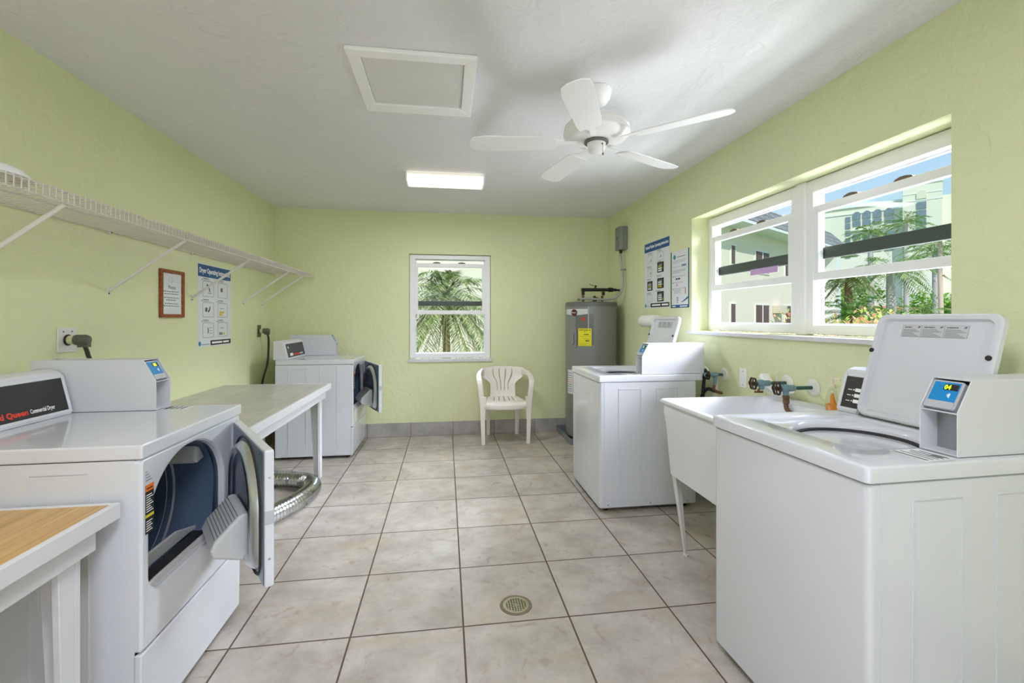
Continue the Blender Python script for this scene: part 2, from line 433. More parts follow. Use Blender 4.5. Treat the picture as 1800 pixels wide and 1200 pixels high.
# ------------------------------------------------------------------ coin/card payment box shared by dryers and washers
def payment_box(par, xf, dr, y0, y1, digits):
    """xf = x of its front foot, dr = direction towards the back, z 0.92 deck"""
    zb, z1, z2, dep, ch = .9215, 1.043, 1.130, .457, .048
    X = lambda a: xf + dr * a
    prof = [(X(0), zb), (X(0), z1), (X(ch), z2), (X(dep), z2 + .003), (X(dep), zb)]
    b = MB()
    b.prism(prof, 'Y', y0, y0 + .003); b.prism(prof, 'Y', y1 - .003, y1)
    xs = sorted((X(ch), X(dep))); b.box(xs[0], xs[1], y0 + .003, y1 - .003, z2 - .003, z2 + .0015)
    xs = sorted((X(dep - .003), X(dep))); b.box(xs[0], xs[1], y0 + .003, y1 - .003, zb, z2)
    xs = sorted((X(.004), X(.07))); b.box(xs[0], xs[1], y0 + .003, y1 - .003, zb, zb + .003)
    xs = sorted((X(.002), X(.075))); b.box(xs[0], xs[1], y0 + .003, y1 - .003, z1 - .006, z1 - .003)
    P = b.build('payment_box', powder, par, bevel=.0012)
    xs = sorted((X(.060), X(.066))); MB().box(xs[0], xs[1], y0 + .003, y1 - .003, zb + .003, z1 - .006).build('cash_plate', steel, P, bevel=.001)
    up = Vector((dr * ch, 0, z2 - z1)).normalized(); rt = Vector((0, -dr, 0))
    org = Vector((X(.006), (y0 + y1) / 2, z1 + .004))
    mx = plane_mx(org, rt, up)
    w, h = (y1 - y0) - .014, .086
    rd = MB().skin([[(x, y, -.02) for x, y in rloop(-.004, h / 2, w / 2 - .002, h / 2, .008, 5)], [(x, y, 0.0) for x, y in rloop(-.004, h / 2, w / 2 - .002, h / 2, .008, 5)]], True, True, True).build('card_reader', gplast, P)
    rd.matrix_local = mx
    fc = MB().box(-w / 2 + .004, w / 2 - .014, .018, h - .005, .0002, .0012).build('reader_face', blue, P); fc.matrix_local = mx
    lip = MB().skin([[(x, y, 0.0) for x, y in rloop(-.006, .011, w / 2 - .006, .011, .005, 4)], [(x, y, .004) for x, y in rloop(-.006, .011, w / 2 - .006, .011, .005, 4)]], True, True, True).build('card_slot', gplast, P, bevel=.001); lip.matrix_local = mx
    dp = MB().box(-.010, .026, h - .029, h - .010, .0012, .002).build('display', black, P); dp.matrix_local = mx
    for txt, xx in digits:
        lettering(txt, .0205, green_led, P, mx @ Matrix.Translation((xx, h - .0268, .0022)), fit=.0074, bold=.0003, name='display_digits')
    b = MB()
    for k, r in enumerate((.004, .0068, .0096)):
        pts = [(.002 + r * math.cos(a), .042 + r * math.sin(a), .0014) for a in [(-.75 + 1.5 * i / 6) for i in range(7)]]
        b.tube(pts, .0008, 5)
    b.tube([(.016 + .006 * math.cos(a), .040 + .008 * math.sin(a), .0014) for a in [2.2 + 1.8 * i / 5 for i in range(6)]], .0008, 5)
    m = b.build('contactless_mark', white, P); m.matrix_local = mx
    b = MB()
    for k in (-.022, -.015): b.lathe([(.0016, .0012), (.0016, .0018)], c=(k, h - .018, 0), n=8)
    m = b.build('indicator_light', hblue, P); m.matrix_local = mx
    b = MB(); b.lathe([(.007, 0), (.009, .002), (.009, .004), (.004, .006)], c=(X(dep - .06), (y0 + y1) / 2, z2 + .0016), n=14)
    b.build('lock', chrome, P, smooth=True)
    s = 1 if dr > 0 else -1
    MB().box(min(X(dep - .075), X(dep - .02)), max(X(dep - .075), X(dep - .02)), y0 - .0008, y0, z2 - .03, z2 - .022).build('name_plate', enamel2, P, bevel=.0004)
    return P

def emboss(b, kind, p, rects, t=.0026, w=.005):
    """thin pressed outlines on a sheet-metal side; kind 'y' = side in the x-z plane at y = p"""
    for (a0, a1, z0, z1) in rects:
        for (x0, x1, zz0, zz1) in ((a0, a0 + w, z0, z1), (a1 - w, a1, z0, z1), (a0 + w, a1 - w, z1 - w, z1)):
            b.box(x0, x1, p - t, p + .002, zz0, zz1)

# ------------------------------------------------------------------ dryers (front at x=0 facing +x)
DW = .672
def dryer(loc, label, door_deg, digits):
    D = thing('clothes_dryer', label, 'dryer', loc, group='front-loading dryers')
    # opening outline in the y-z plane: arched top, flatter bottom
    rad = [(.235, .215), (.235, .215), (.085, .07), (.085, .07)]
    op = lambda x, g=0: [(x, y, z) for y, z in rloop(.283, .645, .24 + g, .205 + g, rad, 14)]
    outer = lambda x: [(x, y, z) for y, z in rloop(DW / 2, .582, DW / 2, .292, .012, 14)]
    b = MB()
    b.skin([outer(-.02), outer(-.006), [(0, y, z) for y, z in rloop(DW / 2, .582, DW / 2 - .008, .286, .012, 14)], op(0, .014), op(-.003, .006), op(-.010, .001), op(-.024, 0)], True)
    b.box(-.69, -.02, 0, .004, .03, .874); b.box(-.69, -.02, DW - .004, DW, .03, .874)
    b.box(-.69, -.686, 0, DW, .03, .874); b.box(-.686, -.02, .004, DW - .004, .03, .036)
    emboss(b, 'y', 0.0, [(-.575, -.415, .09, .845), (-.30, -.14, .09, .845)])
    b.box(-.67, -.03, -.0014, .002, .062, .066)
    for xx in (-.64, -.38, -.08): b.lathe([(.005, -.002), (.004, -.003)], c=(xx, 0, .048), axis='Y', n=8)
    cab = b.build('cabinet', enamel, D, smooth=True, ang=30)
    b = MB(); b.prism([(-.02, .028), (-.012, .022), (-.004, .03), (0, .28), (-.004, .285), (-.02, .285)], 'Y', 0, DW)
    b.build('access_panel', enamel, D, bevel=.004)
    b = MB(); b.box(-.685, .004, -.003, DW + .003, .876, .92); b.build('top_panel', enamel, D, bevel=.006, seg=3)
    b = MB()
    for xx in (-.64, -.06):
        for yy in (.06, DW - .06): b.lathe([(.02, 0.001), (.02, .012), (.008, .014), (.008, .036)], c=(xx, yy, 0), n=10)
    build_each(b, 'levelling_foot', rubber, D, smooth=True)
    b = MB(); b.skin([op(-.024, 0), op(-.028, -.001), op(-.040, .004), [(-.045, .283 + .275 * math.cos(a), .608 + .264 * math.sin(a)) for a in [math.atan2(z_ - .645, (y_ - .283) * .85) for _, y_, z_ in op(0)]]], True); b.build('drum_bulkhead', M('bulkhead_dark', (86, 100, 120), .4, metal=.3), D, smooth=True, ang=50)
    # drum behind the opening
    n = 40
    dl = lambda x, r: [(x, .283 + r * math.cos(2 * PI * k / n), .608 + r * math.sin(2 * PI * k / n)) for k in range(n)]
    b = MB(); b.skin([dl(-.045, .258), dl(-.06, .264), dl(-.20, .264), dl(-.205, .258), dl(-.225, .258), dl(-.23, .264), dl(-.55, .264)], True, False, True)
    b.build('drum', drumm, D, smooth=True, ang=50)
    b = MB()
    for xx in (-.203, -.227): b.skin([dl(xx - .006, .2625), dl(xx, .2555), dl(xx + .006, .2625)], True)
    b.build('drum_seam', M('seam_steel', (220, 222, 224), .25, metal=.6), D, smooth=True)
    # lifter vane at the top, lint slot at the bottom
    b = MB(); va = math.radians(36)
    def vsec(x, k): return [(x, .283 + rr_ * math.cos(va + da), .608 + rr_ * math.sin(va + da)) for rr_, da in ((.263, -.16 * k), (.212, -.045 * k), (.212, .06 * k), (.263, .17 * k))]
    b.skin([vsec(-.070, .7), vsec(-.085, 1), vsec(-.46, 1.15)], True, True, True)
    b.build('drum_vane', lintm, D, bevel=.006)
    b = MB()
    b.box(-.10, -.012, .075, .49, .438, .446)
    b.prism([(.06, .446), (.11, .452), (.46, .452), (.505, .446), (.505, .462), (.45, .476), (.37, .498), (.17, .498), (.11, .474), (.06, .46)], 'X', -.108, -.098)
    b.prism([(.075, .440), (.49, .440), (.49, .462), (.45, .466), (.11, .466), (.075, .462)], 'X', -.030, -.020)
    b.build('lint_slot', lintm, D, bevel=.003)
    MB().box(-.097, -.031, .08, .485, .4465, .4475).build('slot_screen', rubber, D)
    # console with slanted panel
    b = MB(); prof = [(-.575, .9205), (-.612, 1.082), (-.622, 1.092), (-.648, 1.100), (-.705, 1.096), (-.705, .9205)]
    b.prism(prof, 'Y', .006, .548)
    con = b.build('console', enamel2, D, bevel=.006, seg=3)
    up = Vector((-.037, 0, .1615)).normalized(); org = Vector((-.575, .277, .9205)) + up * .003
    mx = plane_mx(org, (0, 1, 0), up)
    b = MB(); b.frame(-.270, .270, .006, .158, .014, 0, .004, wb=.012, wt=.012)
    b.xf(Matrix(((1, 0, 0, 0), (0, 0, 1, 0), (0, 1, 0, 0), (0, 0, 0, 1))))
    fr = b.build('panel_bezel', enamel2, con, bevel=.002); fr.matrix_local = mx
    p = MB().box(-.256, .256, .018, .146, -.001, .0012).build('control_panel', panelm, con); p.matrix_local = mx
    tx = lambda x, y: mx @ Matrix.Translation((x, y, .0014))
    lettering('Speed Queen', .028, red, con, tx(-.083, .032), fit=.165, bold=.0009)
    lettering('Commercial Dryer', .023, white, con, tx(.091, .033), fit=.105, bold=.0003)
    b = MB(); b.lathe([(.012, .0012), (.012, .003)], c=(-.20, .112, 0), n=18); kn = b.build('display_dot', white, con); kn.matrix_local = mx
    for k in range(3):
        q = MB().box(-.185 + k * .026, -.163 + k * .026, .030, .056, .0012, .003).build('button', white, con, bevel=.001); q.matrix_local = mx
    q = MB().box(-.108, -.1, .03, .038, .0012, .0028).build('start_light', M('start_green', (40, 170, 90), .4), con); q.matrix_local = mx
    b = MB()
    for k in range(3): b.box(-.215, -.185 + .008 * k, .070 + k * .008, .073 + k * .008, .0012, .0016)
    q = b.build('panel_legend', ink, con); q.matrix_local = mx
    payment_box(D, -.282, -1, .567, .669, digits)
    # deck notice and warning labels
    b = MB(); b.box(-.275, -.175, .585, .655, .9201, .9206); q = b.build('notice_label', paper, D)
    b = MB(); b.box(-.27, -.255, .59, .65, .9206, .9209)
    for k in range(3): b.box(-.245 + k * .02, -.237 + k * .02, .59, .645, .9206, .9209)
    b.build('notice_print', dink, q)
    mxf = plane_mx((.0006, 0, 0), (0, 1, 0), (0, 0, 1))
    wl = MB().box(.018, .058, .640, .790, 0, .0006).build('warning_label', dink, D); wl.matrix_local = mxf
    q = MB().box(.018, .058, .770, .790, .0006, .001).build('warning_header', oran, wl); q.matrix_local = Matrix()
    q = MB().box(.018, .058, .690, .699, .0006, .001).build('caution_stripe', yel, wl)
    b = MB()
    for k in range(8): b.box(.021, .054 - .006 * (k % 3), .707 + k * .0072, .7095 + k * .0072, .0006, .001)
    for k in range(5): b.box(.021, .05 - .006 * (k % 2), .648 + k * .0072, .6505 + k * .0072, .0006, .001)
    build_each(b, 'warning_lettering', white, wl)
    b = MB()
    for k in range(4): b.box(.02, .05 - .008 * k, .803 + k * .009, .8055 + k * .009, 0, .0005)
    q = b.build('rating_print', ink, D); q.matrix_local = mxf
    lettering('WARNING', .008, dink, wl, Matrix.Translation((.022, .776, .0011)), fit=.03)
    # door, hinged at the far side, standing ajar
    w, z0, z1 = .590, .405, .862
    b = MB()
    b.box(.0, .030, -w, 0, z0, z1)
    dr = b.build('door', enamel, D, bevel=.006, seg=3, loc=(.004, .597, 0), rot=(0, 0, math.radians(door_deg)))
    dl2 = lambda x, g: [(x, y, z) for y, z in rloop(-.29, .628, .245 + g, .205 + g, [(.24, .21), (.24, .21), (.08, .07), (.08, .07)], 12)]
    MB().box(-.003, -.0005, -w + .008, -.008, z0 + .008, z1 - .008).build('door_liner', doorm, dr, bevel=.001)
    b = MB(); b.skin([dl2(-.003, .0), dl2(-.014, -.004), dl2(-.030, -.016), dl2(-.034, -.026), dl2(-.030, -.036), dl2(-.018, -.042)], True)
    b.build('door_rim', chrome, dr, smooth=True, ang=60)
    b = MB(); b.skin([dl2(-.018, -.042), dl2(-.012, -.06)], True, False, True); b.build('door_well', M('door_well_dark', (84, 98, 122), .25, metal=.4), dr, smooth=True)
    b = MB(); b.skin([dl2(-.0005, .018), dl2(-.009, .012), dl2(-.0005, .004)], True); b.build('door_gasket', rubber, dr, smooth=True)
    b = MB()
    prof = [(-.014, .43), (-.125, .472), (-.132, .50), (-.118, .53), (-.04, .605), (-.014, .605)]
    b.prism(prof, 'Y', -.415, -.165)
    lf = b.build('lint_filter', lintm, dr, bevel=.01, seg=3)
    b = MB()
    for k in range(9):
        f = (k + .6) / 9.5; x = -.122 + .082 * f; z = .529 + .078 * f
        b.box(x - .0016, x - .0002, -.405, -.175, z - .001, z + .0016)
    b.build('filter_grille', M('grille_grey', (120, 122, 122), .5), lf)
    b = MB(); b.box(.0, .03, -w - .004, -w, .62, .66); b.build('door_strike', gplast, dr)
    for zz in (.50, .77):
        MB().lathe([(.004, .0), (.004, .008)], c=(.015, -w, zz), axis='Y', n=8).build('screw', steel, dr)
    return D
dryer((-.908, 1.525, 0), 'white front-loading dryer nearest the camera, its door ajar beside the wood-topped table', 31.6, [('8', -.006), ('8', .004)])
dryer((-.858, 4.450, 0), 'white front-loading dryer in the far left corner beyond the long folding table', 22.0, [('8', -.003)])

# ------------------------------------------------------------------ washers (front at x=0 facing -x)
WW = .655
def washer(loc, rz, label, digits):
    W = thing('washing_machine', label, 'washing machine', loc, rz, group='top-loading washers')
    b = MB()
    pl = lambda z, g: [(x, y, z) for x, y in rloop(.345, WW / 2, .345 + g, WW / 2 + g, [(.004, .004), (.018, .018), (.018, .018), (.004, .004)], 6)]
    b.skin([pl(.03, -.006), pl(.036, 0), pl(.872, 0), pl(.876, -.004)], True, True, True)
    emboss(b, 'y', 0.0, [(.135, .295, .10, .83), (.405, .56, .10, .83)])
    b.box(.03, .67, -.0016, .002, .074, .079); b.box(.034, .036, -.0016, .001, .03, .875)
    b.build('cabinet', enamel, W, smooth=True, ang=30)
    b = MB()
    for xx in (.06, .36, .63): b.lathe([(.0055, -.001), (.0045, -.003)], c=(xx, 0, .052), axis='Y', n=10)
    build_each(b, 'cabinet_screw', steel, W)
    b = MB()
    for xx in (.06, .63):
        for yy in (.06, WW - .06): b.lathe([(.02, .001), (.02, .012), (.008, .014), (.008, .032)], c=(xx, yy, 0), n=10)
    build_each(b, 'levelling_foot', rubber, W, smooth=True)
    # deck with recessed tub opening
    R = lambda cx, cy, hx, hy, r, z: [(x, y, z) for x, y in rloop(cx, cy, hx, hy, r, 12)]
    cx, cy = .325, .345
    b = MB()
    b.skin([R(.37, WW / 2, .372, WW / 2 + .001, .010, .8765), R(.368, WW / 2, .376, WW / 2 + .004, .014, .8785), R(.368, WW / 2, .376, WW / 2 + .004, .014, .9135),
            R(.368, WW / 2, .3752, WW / 2 + .0032, .0145, .9165), R(.368, WW / 2, .3728, WW / 2 + .0008, .015, .9190), R(.368, WW / 2, .3695, WW / 2 - .0025, .016, .920), R(.368, WW / 2, .362, WW / 2 - .010, .02, .9201),
            R(cx, cy, .212, .218, .045, .920), R(cx, cy, .206, .212, .045, .917), R(cx, cy, .203, .209, .05, .911),
            R(cx, cy, .192, .192, .17, .909), R(cx, cy, .186, .186, .186, .903), R(cx, cy, .181, .181, .181, .894), R(cx, cy, .181, .181, .181, .884)], True)
    b.build('deck', enamel, W, smooth=True, ang=48)
    b = MB(); b.skin([R(cx, cy, .1815, .1815, .1815, .886), R(cx, cy, .174, .174, .174, .882), R(cx, cy, .172, .172, .172, .876), R(cx, cy, .176, .176, .176, .870), R(cx, cy, .19, .19, .19, .868)], True); b.build('tub_seal', rubber, W, smooth=True)
    b = MB(); b.skin([R(cx, cy, .190, .190, .190, .867), R(cx, cy, .178, .178, .178, .858), R(cx, cy, .176, .176, .176, .845), R(cx, cy, .186, .186, .186, .835), R(cx, cy, .19, .19, .19, .46)], True, False, True)
    b.build('wash_tub', M('tub_steel', (168, 170, 174), .25, metal=.85), W, smooth=True, ang=70)
    b = MB(); b.lathe([(.05, .461), (.045, .62), (.03, .70), (.028, .80), (.0, .805)], c=(cx, cy, 0), n=20, cap1=False); b.build('agitator', enamel2, W, smooth=True)
    # console
    prof = [(.556, .9205), (.602, 1.082), (.612, 1.092), (.640, 1.100), (.735, 1.096), (.735, .9205)]
    b = MB(); b.prism(prof, 'Y', .135, WW - .004); con = b.build('console', enamel2, W, bevel=.006, seg=3)
    up = Vector((.046, 0, .1615)).normalized(); org = Vector((.556, .393, .9205)) + up * .003
    mx = plane_mx(org, (0, -1, 0), up)
    b = MB(); b.frame(-.256, .256, .006, .158, .014, 0, .004, wb=.012, wt=.012)
    b.xf(Matrix(((1, 0, 0, 0), (0, 0, 1, 0), (0, 1, 0, 0), (0, 0, 0, 1))))
    q = b.build('panel_bezel', enamel2, con, bevel=.002); q.matrix_local = mx
    q = MB().box(-.242, .242, .018, .146, -.001, .0012).build('control_panel', panelm, con); q.matrix_local = mx
    for k in range(3):
        q = MB().box(-.192, -.155, .040 + k * .023, .054 + k * .023, .0012, .003).build('button', white, con, bevel=.001); q.matrix_local = mx
    b = MB()
    for k in range(3): b.box(-.225, -.207, .045 + k * .023, .048 + k * .023, .0012, .0016); b.lathe([(.003, .0012), (.003, .002)], c=(-.199, .047 + k * .023, 0), n=8)
    q = b.build('panel_legend', white, con); q.matrix_local = mx
    payment_box(W, .308, 1, .022, .122, digits)
    # open lid leaning on the console
    LW, LH = .410, .402
    L = lambda g, x, r: [(x, y, z) for y, z in rloop(0, LH / 2, LW / 2 - g, LH / 2 - g, r, 8)]
    b = MB()
    b.skin([L(.004, .0, .03), L(0, -.004, .034), L(0, -.020, .034), L(.006, -.026, .03), L(.020, -.026, .026), L(.026, -.012, .022)], True, True, True)
    lid = b.build('lid', enamel, W, smooth=True, ang=40, loc=(.552, .336, .926), rot=(0, math.radians(16.3), 0))
    for yy in (LW / 2 - .010, -LW / 2 + .016):
        MB().lathe([(.0085, -.024), (.0085, -.030), (.004, -.032)], c=(0, yy, .255), axis='X', n=16).build('lid_bumper', rubber, lid, smooth=True)
    for yy in (LW / 2 - .012, -LW / 2 + .012):
        MB().box(-.024, .0, yy - .006, yy + .006, -.004, .06).build('lid_hinge', steel, lid, bevel=.001)
    mxl = plane_mx((-.0122, 0, 0), (0, -1, 0), (0, 0, 1))
    lab = MB().box(-.108, .108, .318, .362, -.0005, .0004).build('lid_label', M('label_grey', (196, 197, 200), .5), lid); lab.matrix_local = mxl
    b = MB()
    for x0 in (-.108, -.040, .034, .1075): b.box(x0, x0 + .0006, .318, .362, .0004, .0008)
    b.box(-.108, .108, .318, .3186, .0004, .0008); b.box(-.108, .108, .3614, .362, .0004, .0008)
    for c0, wd in ((-.104, .058), (-.036, .064), (.038, .064)):
        for k in range(7):
            b.box(c0, c0 + wd * (1 - .13 * ((k * 5) % 4)), .3205 + k * .0042, .3219 + k * .0042, .0004, .0008)
        b.prism([(c0 + wd - .008, .3515), (c0 + wd, .3535), (c0 + wd + .001, .359), (c0 + wd - .007, .357)], 'Z', .0004, .0009)
    q = b.build('label_print', ink, lid); q.matrix_local = mxl
    for t, x0, fw in (('WARNING', -.101, .026), ('AVERTISSEMENT', -.033, .036), ('ADVERTENCIA', .041, .036)):
        lettering(t, .006, dink, lid, mxl @ Matrix.Translation((x0, .3525, .0006)), fit=fw)
    # printed notice on the deck in front of the payment box
    q = MB().box(.20, .30, .015, .12, .9201, .9206).build('notice_label', paper, W)
    b = MB(); b.box(.203, .212, .02, .115, .9206, .9209)
    for k in range(4): b.box(.225 + k * .017, .231 + k * .017, .022, .11 - .012 * (k % 2), .9206, .9209)
    b.box(.255, .285, .03, .06, .9206, .92085)
    b.build('notice_print', ink, q)
    return W
washer((1.073, 1.031, 0), math.radians(1.6), 'white top-loading washer nearest the camera, lid up, reader showing 04', [('0', -.0088), ('4', .0000)])
washer((1.016, 2.945, 0), 0.0, 'white top-loading washer standing between the water heater and the utility sink', [('8', -.003)])

# ------------------------------------------------------------------ tables
def tapered_board(b, p0, p1, w0, w1, t, wide, edge=1):
    """board standing from p1 (floor) to p0 (top); wide = 'x' or 'y' is its wide side, tapering away from the outer edge"""
    (x, y, z1), z0 = p0, p1
    if wide == 'x':
        poly = [(x, z1), (x - edge * w0, z1), (x - edge * w1, z0), (x, z0)]
        b.prism(poly, 'Y', y, y + t)
    else:
        poly = [(y, z1), (y - edge * w0, z1), (y - edge * w1, z0), (y, z0)]
        b.prism(poly, 'X', x - t, x)

def table(name, label, x0, x1, y0, y1, top_mat, group):
    """x1 = front edge towards the room; top at 0.76"""
    t = thing(name, label, 'table', ((x0 + x1) / 2, (y0 + y1) / 2, 0), group=group)
    ox, oy = (x0 + x1) / 2, (y0 + y1) / 2
    sh = Matrix.Translation((-ox, -oy, 0))
    MB().box(x0, x1 - .018, y0 + .018, y1 - .018, .722, .760).xf(sh).build('tabletop', top_mat, t)
    b = MB(); b.box(x1 - .018, x1, y0, y1, .715, .761); b.box(x0, x1 - .018, y0, y0 + .018, .715, .761); b.box(x0, x1 - .018, y1 - .018, y1, .715, .761)
    b.xf(sh).build('edge_strip', wpaint, t, bevel=.002)
    b = MB(); b.box(x1 - .055, x1 - .034, y0 + .045, y1 - .045, .645, .715); b.box(x0 + .02, x1 - .055, y0 + .045, y0 + .066, .645, .715); b.box(x0 + .02, x1 - .055, y1 - .066, y1 - .045, .645, .715)
    b.xf(sh).build('apron', wpaint, t, bevel=.0025)
    for yy, e in ((y1 - .07, 1), (y0 + .07, -1)):
        for xx, ex in ((x1 - .056, 1), (x0 + .03, -1)):
            b = MB()
            ya = yy - .0 if e == 1 else yy
            tapered_board(b, (xx, ya - (.019 if e == 1 else 0), .715), 0.001, .094, .058, .019, 'x', ex)
            if ex == 1: tapered_board(b, (xx, ya - (.0195 if e == 1 else -.0195), .645), 0.001, .055, .036, .018, 'y', e)
            b.xf(sh).build('leg', wpaint, t, bevel=.002)
    return t
table('side_table', 'bamboo-topped white wooden table in the near left corner', -1.785, -.948, .30, 1.500, bamboo, 'wooden work tables')
table('folding_table', 'long white laminate-topped wooden table between the two dryers', -1.785, -.955, 2.230, 4.035, tabletop, 'wooden work tables')

# ------------------------------------------------------------------ flexible duct on the floor
def smooth_path(P, k=8):
    P = [Vector(p) for p in P]; out = []
    for i in range(len(P) - 1):
        a, b_, c, d_ = P[max(i - 1, 0)], P[i], P[i + 1], P[min(i + 2, len(P) - 1)]
        for j in range(k):
            t = j / k
            out.append(.5 * ((2 * b_) + (c - a) * t + (2 * a - 5 * b_ + 4 * c - d_) * t * t + (3 * b_ - a - 3 * c + d_) * t ** 3))
    out.append(P[-1]); return out
def resample(P, step):
    out = [P[0]]; acc = 0
    for a, b_ in zip(P[:-1], P[1:]):
        L = (b_ - a).length; s = step - acc
        while s <= L:
            out.append(a.lerp(b_, s / L)); s += step
        acc = L - (s - step)
    return out
dp = resample(smooth_path([(-1.70, 4.62, .34), (-1.66, 4.36, .25), (-1.56, 4.14, .15), (-1.49, 3.95, .075), (-1.36, 3.80, .064), (-1.16, 3.735, .064), (-1.02, 3.66, .064), (-.965, 3.50, .064), (-1.00, 3.28, .064), (-1.10, 3.06, .064), (-1.27, 2.80, .064), (-1.45, 2.55, .064), (-1.62, 2.34, .07)], 10), .0085)
b = MB(); b.tube(dp, lambda i, t: .0540 + (.0055 if i % 3 == 0 else (-.0035 if i % 3 == 1 else .001)), 22)
tag(b.build('dryer_duct', foil, None, smooth=True, ang=80), 'shiny foil flexible duct looping out over the floor under the long table', 'duct')

# ------------------------------------------------------------------ utility sink
def sink():
    s = thing('utility_sink', 'white plastic laundry sink on thin legs between the two washers', 'sink', (1.55, 2.09, 0))
    R = lambda x0, x1, y0, y1, r, z: [(x - 1.55, y - 2.09, z) for x, y in rloop((x0 + x1) / 2, (y0 + y1) / 2, (x1 - x0) / 2, (y1 - y0) / 2, r, 7)]
    b = MB()
    b.skin([R(1.235, 1.80, 1.86, 2.34, .05, .440), R(1.205, 1.83, 1.83, 2.37, .05, .46), R(1.192, 1.85, 1.815, 2.385, .035, .72), R(1.182, 1.86, 1.805, 2.395, .035, .80), R(1.188, 1.86, 1.80, 2.392, .03, .838),
            R(1.172, 1.893, 1.785, 2.408, .03, .842), R(1.170, 1.895, 1.783, 2.41, .03, .850), R(1.176, 1.893, 1.789, 2.404, .03, .859),
            R(1.200, 1.775, 1.812, 2.382, .05, .860), R(1.206, 1.769, 1.818, 2.376, .05, .854), R(1.218, 1.76, 1.83, 2.364, .05, .80), R(1.24, 1.745, 1.85, 2.345, .06, .52), R(1.30, 1.70, 1.90, 2.30, .08, .475)], True, True, True)
    b.build('basin', tubm, s, smooth=True, ang=50)
    b = MB(); b.lathe([(.035, .4755), (.04, .477), (.025, .4775)], c=(0, 0, 0), n=20); b.build('drain_strainer', steel, s, smooth=True)
    for sx in (0, 1):
        for sy in (0, 1):
            X = (1.222, 1.826)[sx] - 1.55; Y = (1.85, 2.362)[sy] - 2.09; ex = 1 if sx == 0 else -1; ey = -1 if sy == 1 else 1
            b = MB(); dxb = ex * .075; dyb = 0
            # angle-iron: one flange in x, one in y, tapering to the foot
            A = lambda z, f: [(X + dxb * (1 - f), Y + dyb * (1 - f), z), (X + dxb * (1 - f) + ex * (.018 + .034 * f), Y + dyb * (1 - f), z), (X + dxb * (1 - f) + ex * (.018 + .034 * f), Y + dyb * (1 - f) + ey * .002, z),
                             (X + dxb * (1 - f) + ex * .002, Y + dyb * (1 - f) + ey * .002, z), (X + dxb * (1 - f) + ex * .002, Y + dyb * (1 - f) + ey * (.016 + .03 * f), z), (X + dxb * (1 - f), Y + dyb * (1 - f) + ey * (.016 + .03 * f), z)]
            b.skin([A(.008, 0), A(.25, .5), A(.475, 1)], True, True, True)
            b.lathe([(.013, .001), (.014, .008), (.008, .014)], c=(X + dxb + ex * .008, Y + ey * .008, 0), n=12)
            lg = b.build('leg', wmetal, s)
            b = MB()
            for z, f in ((.06, .12), (.22, .45), (.46, .97)): b.lathe([(.006, ey * -.001), (.004, ey * -.004)], c=(X + dxb * (1 - f) + ex * .012, Y, z), axis='Y', n=8)
            build_each(b, 'leg_screw', rust, lg)
    b = MB(); b.tube(smooth_path([(0, 0, .44), (0, 0, .33), (.03, .03, .27), (.09, .10, .26), (.13, .16, .30), (.16, .22, .36), (.225, .27, .38)], 6), .022, 12)
    b.build('waste_trap', rubber, s, smooth=True)
    return s
sink()

# ------------------------------------------------------------------ taps and pipes
def handwheel(b, c, ax, r):
    n = 24; c = Vector(c)
    pts = []
    for k in range(n + 1):
        a = 2 * PI * k / n; rr_ = r * (1 + .10 * math.cos(6 * a))
        pts.append(c + Vector((0, rr_ * math.cos(a), rr_ * math.sin(a))))
    b.tube(pts, .0055, 8)
    for k in range(6):
        a = PI / 6 + PI / 3 * k
        b.tube([c + Vector((-.004, 0, 0)), c + Vector((0, r * .95 * math.cos(a), r * .95 * math.sin(a)))], .0038, 6)
    b.lathe([(.009, -.012), (.011, -.006), (.011, .012)], c=c, axis='X', n=12)

def tap(name, label, y, z, xh, spout):
    t = thing(name, label, 'tap', (XR, y, z), group='wall taps above the utility sink')
    L = xh - XR
    b = MB(); b.lathe([(.046, -.001), (.046, -.004), (.040, -.010), (.018, -.014)], axis='X', n=24); b.build('escutcheon', plate_m, t, smooth=True)
    b = MB(); b.tube([(-.012, 0, 0), (L + .085, 0, 0)], .0095, 12); b.build('supply_pipe', verdid, t, smooth=True)
    b = MB()
    b.lathe([(.010, L + .10), (.016, L + .095), (.017, L + .075), (.013, L + .07), (.020, L + .058), (.022, L + .045), (.020, L + .032), (.013, L + .028), (.014, L + .018), (.008, L + .012), (.006, L + .0)], axis='X', n=16)
    b.tube([(L + .045, 0, 0), (L + .048, 0, -.034)], lambda i, t_: (.017, .014)[i], 12)
    b.build('valve_body', verdi, t, smooth=True, ang=50)
    b = MB(); handwheel(b, (L - .004, 0, 0), 'X', .030); b.build('handwheel', iron, t, smooth=True)
    if spout:
        b = MB(); b.lathe([(.012, -.034), (.017, -.040), (.017, -.052), (.013, -.056), (.016, -.060), (.016, -.076), (.012, -.08)], c=(L + .048, 0, 0), n=14)
        b.tube(smooth_path([(L + .048, 0, -.078), (L + .047, -.002, -.094), (L + .045, -.014, -.110), (L + .045, -.045, -.122), (L + .055, -.11, -.0835 - .045), (L + .07, -.185, -.128)], 6), .0115, 10)
        b.build('outlet_hose', rust, t, smooth=True)
    else:
        b = MB(); b.tube([(L + .03, 0, -.030), (L + .028, .0, -.046)], .007, 10); b.tube([(L + .005, -.002, -.046), (L + .055, .002, -.048)], .006, 8); b.build('outlet_stub', rust, t, smooth=True)
    return t
tap('wall_tap', 'corroded green tap over the sink, far one of the two, without a hose', 2.335, .940, 1.700, False)
tap('wall_tap', 'corroded green tap over the sink, near one, with a rusty bent hose', 2.150, .940, 1.700, True)

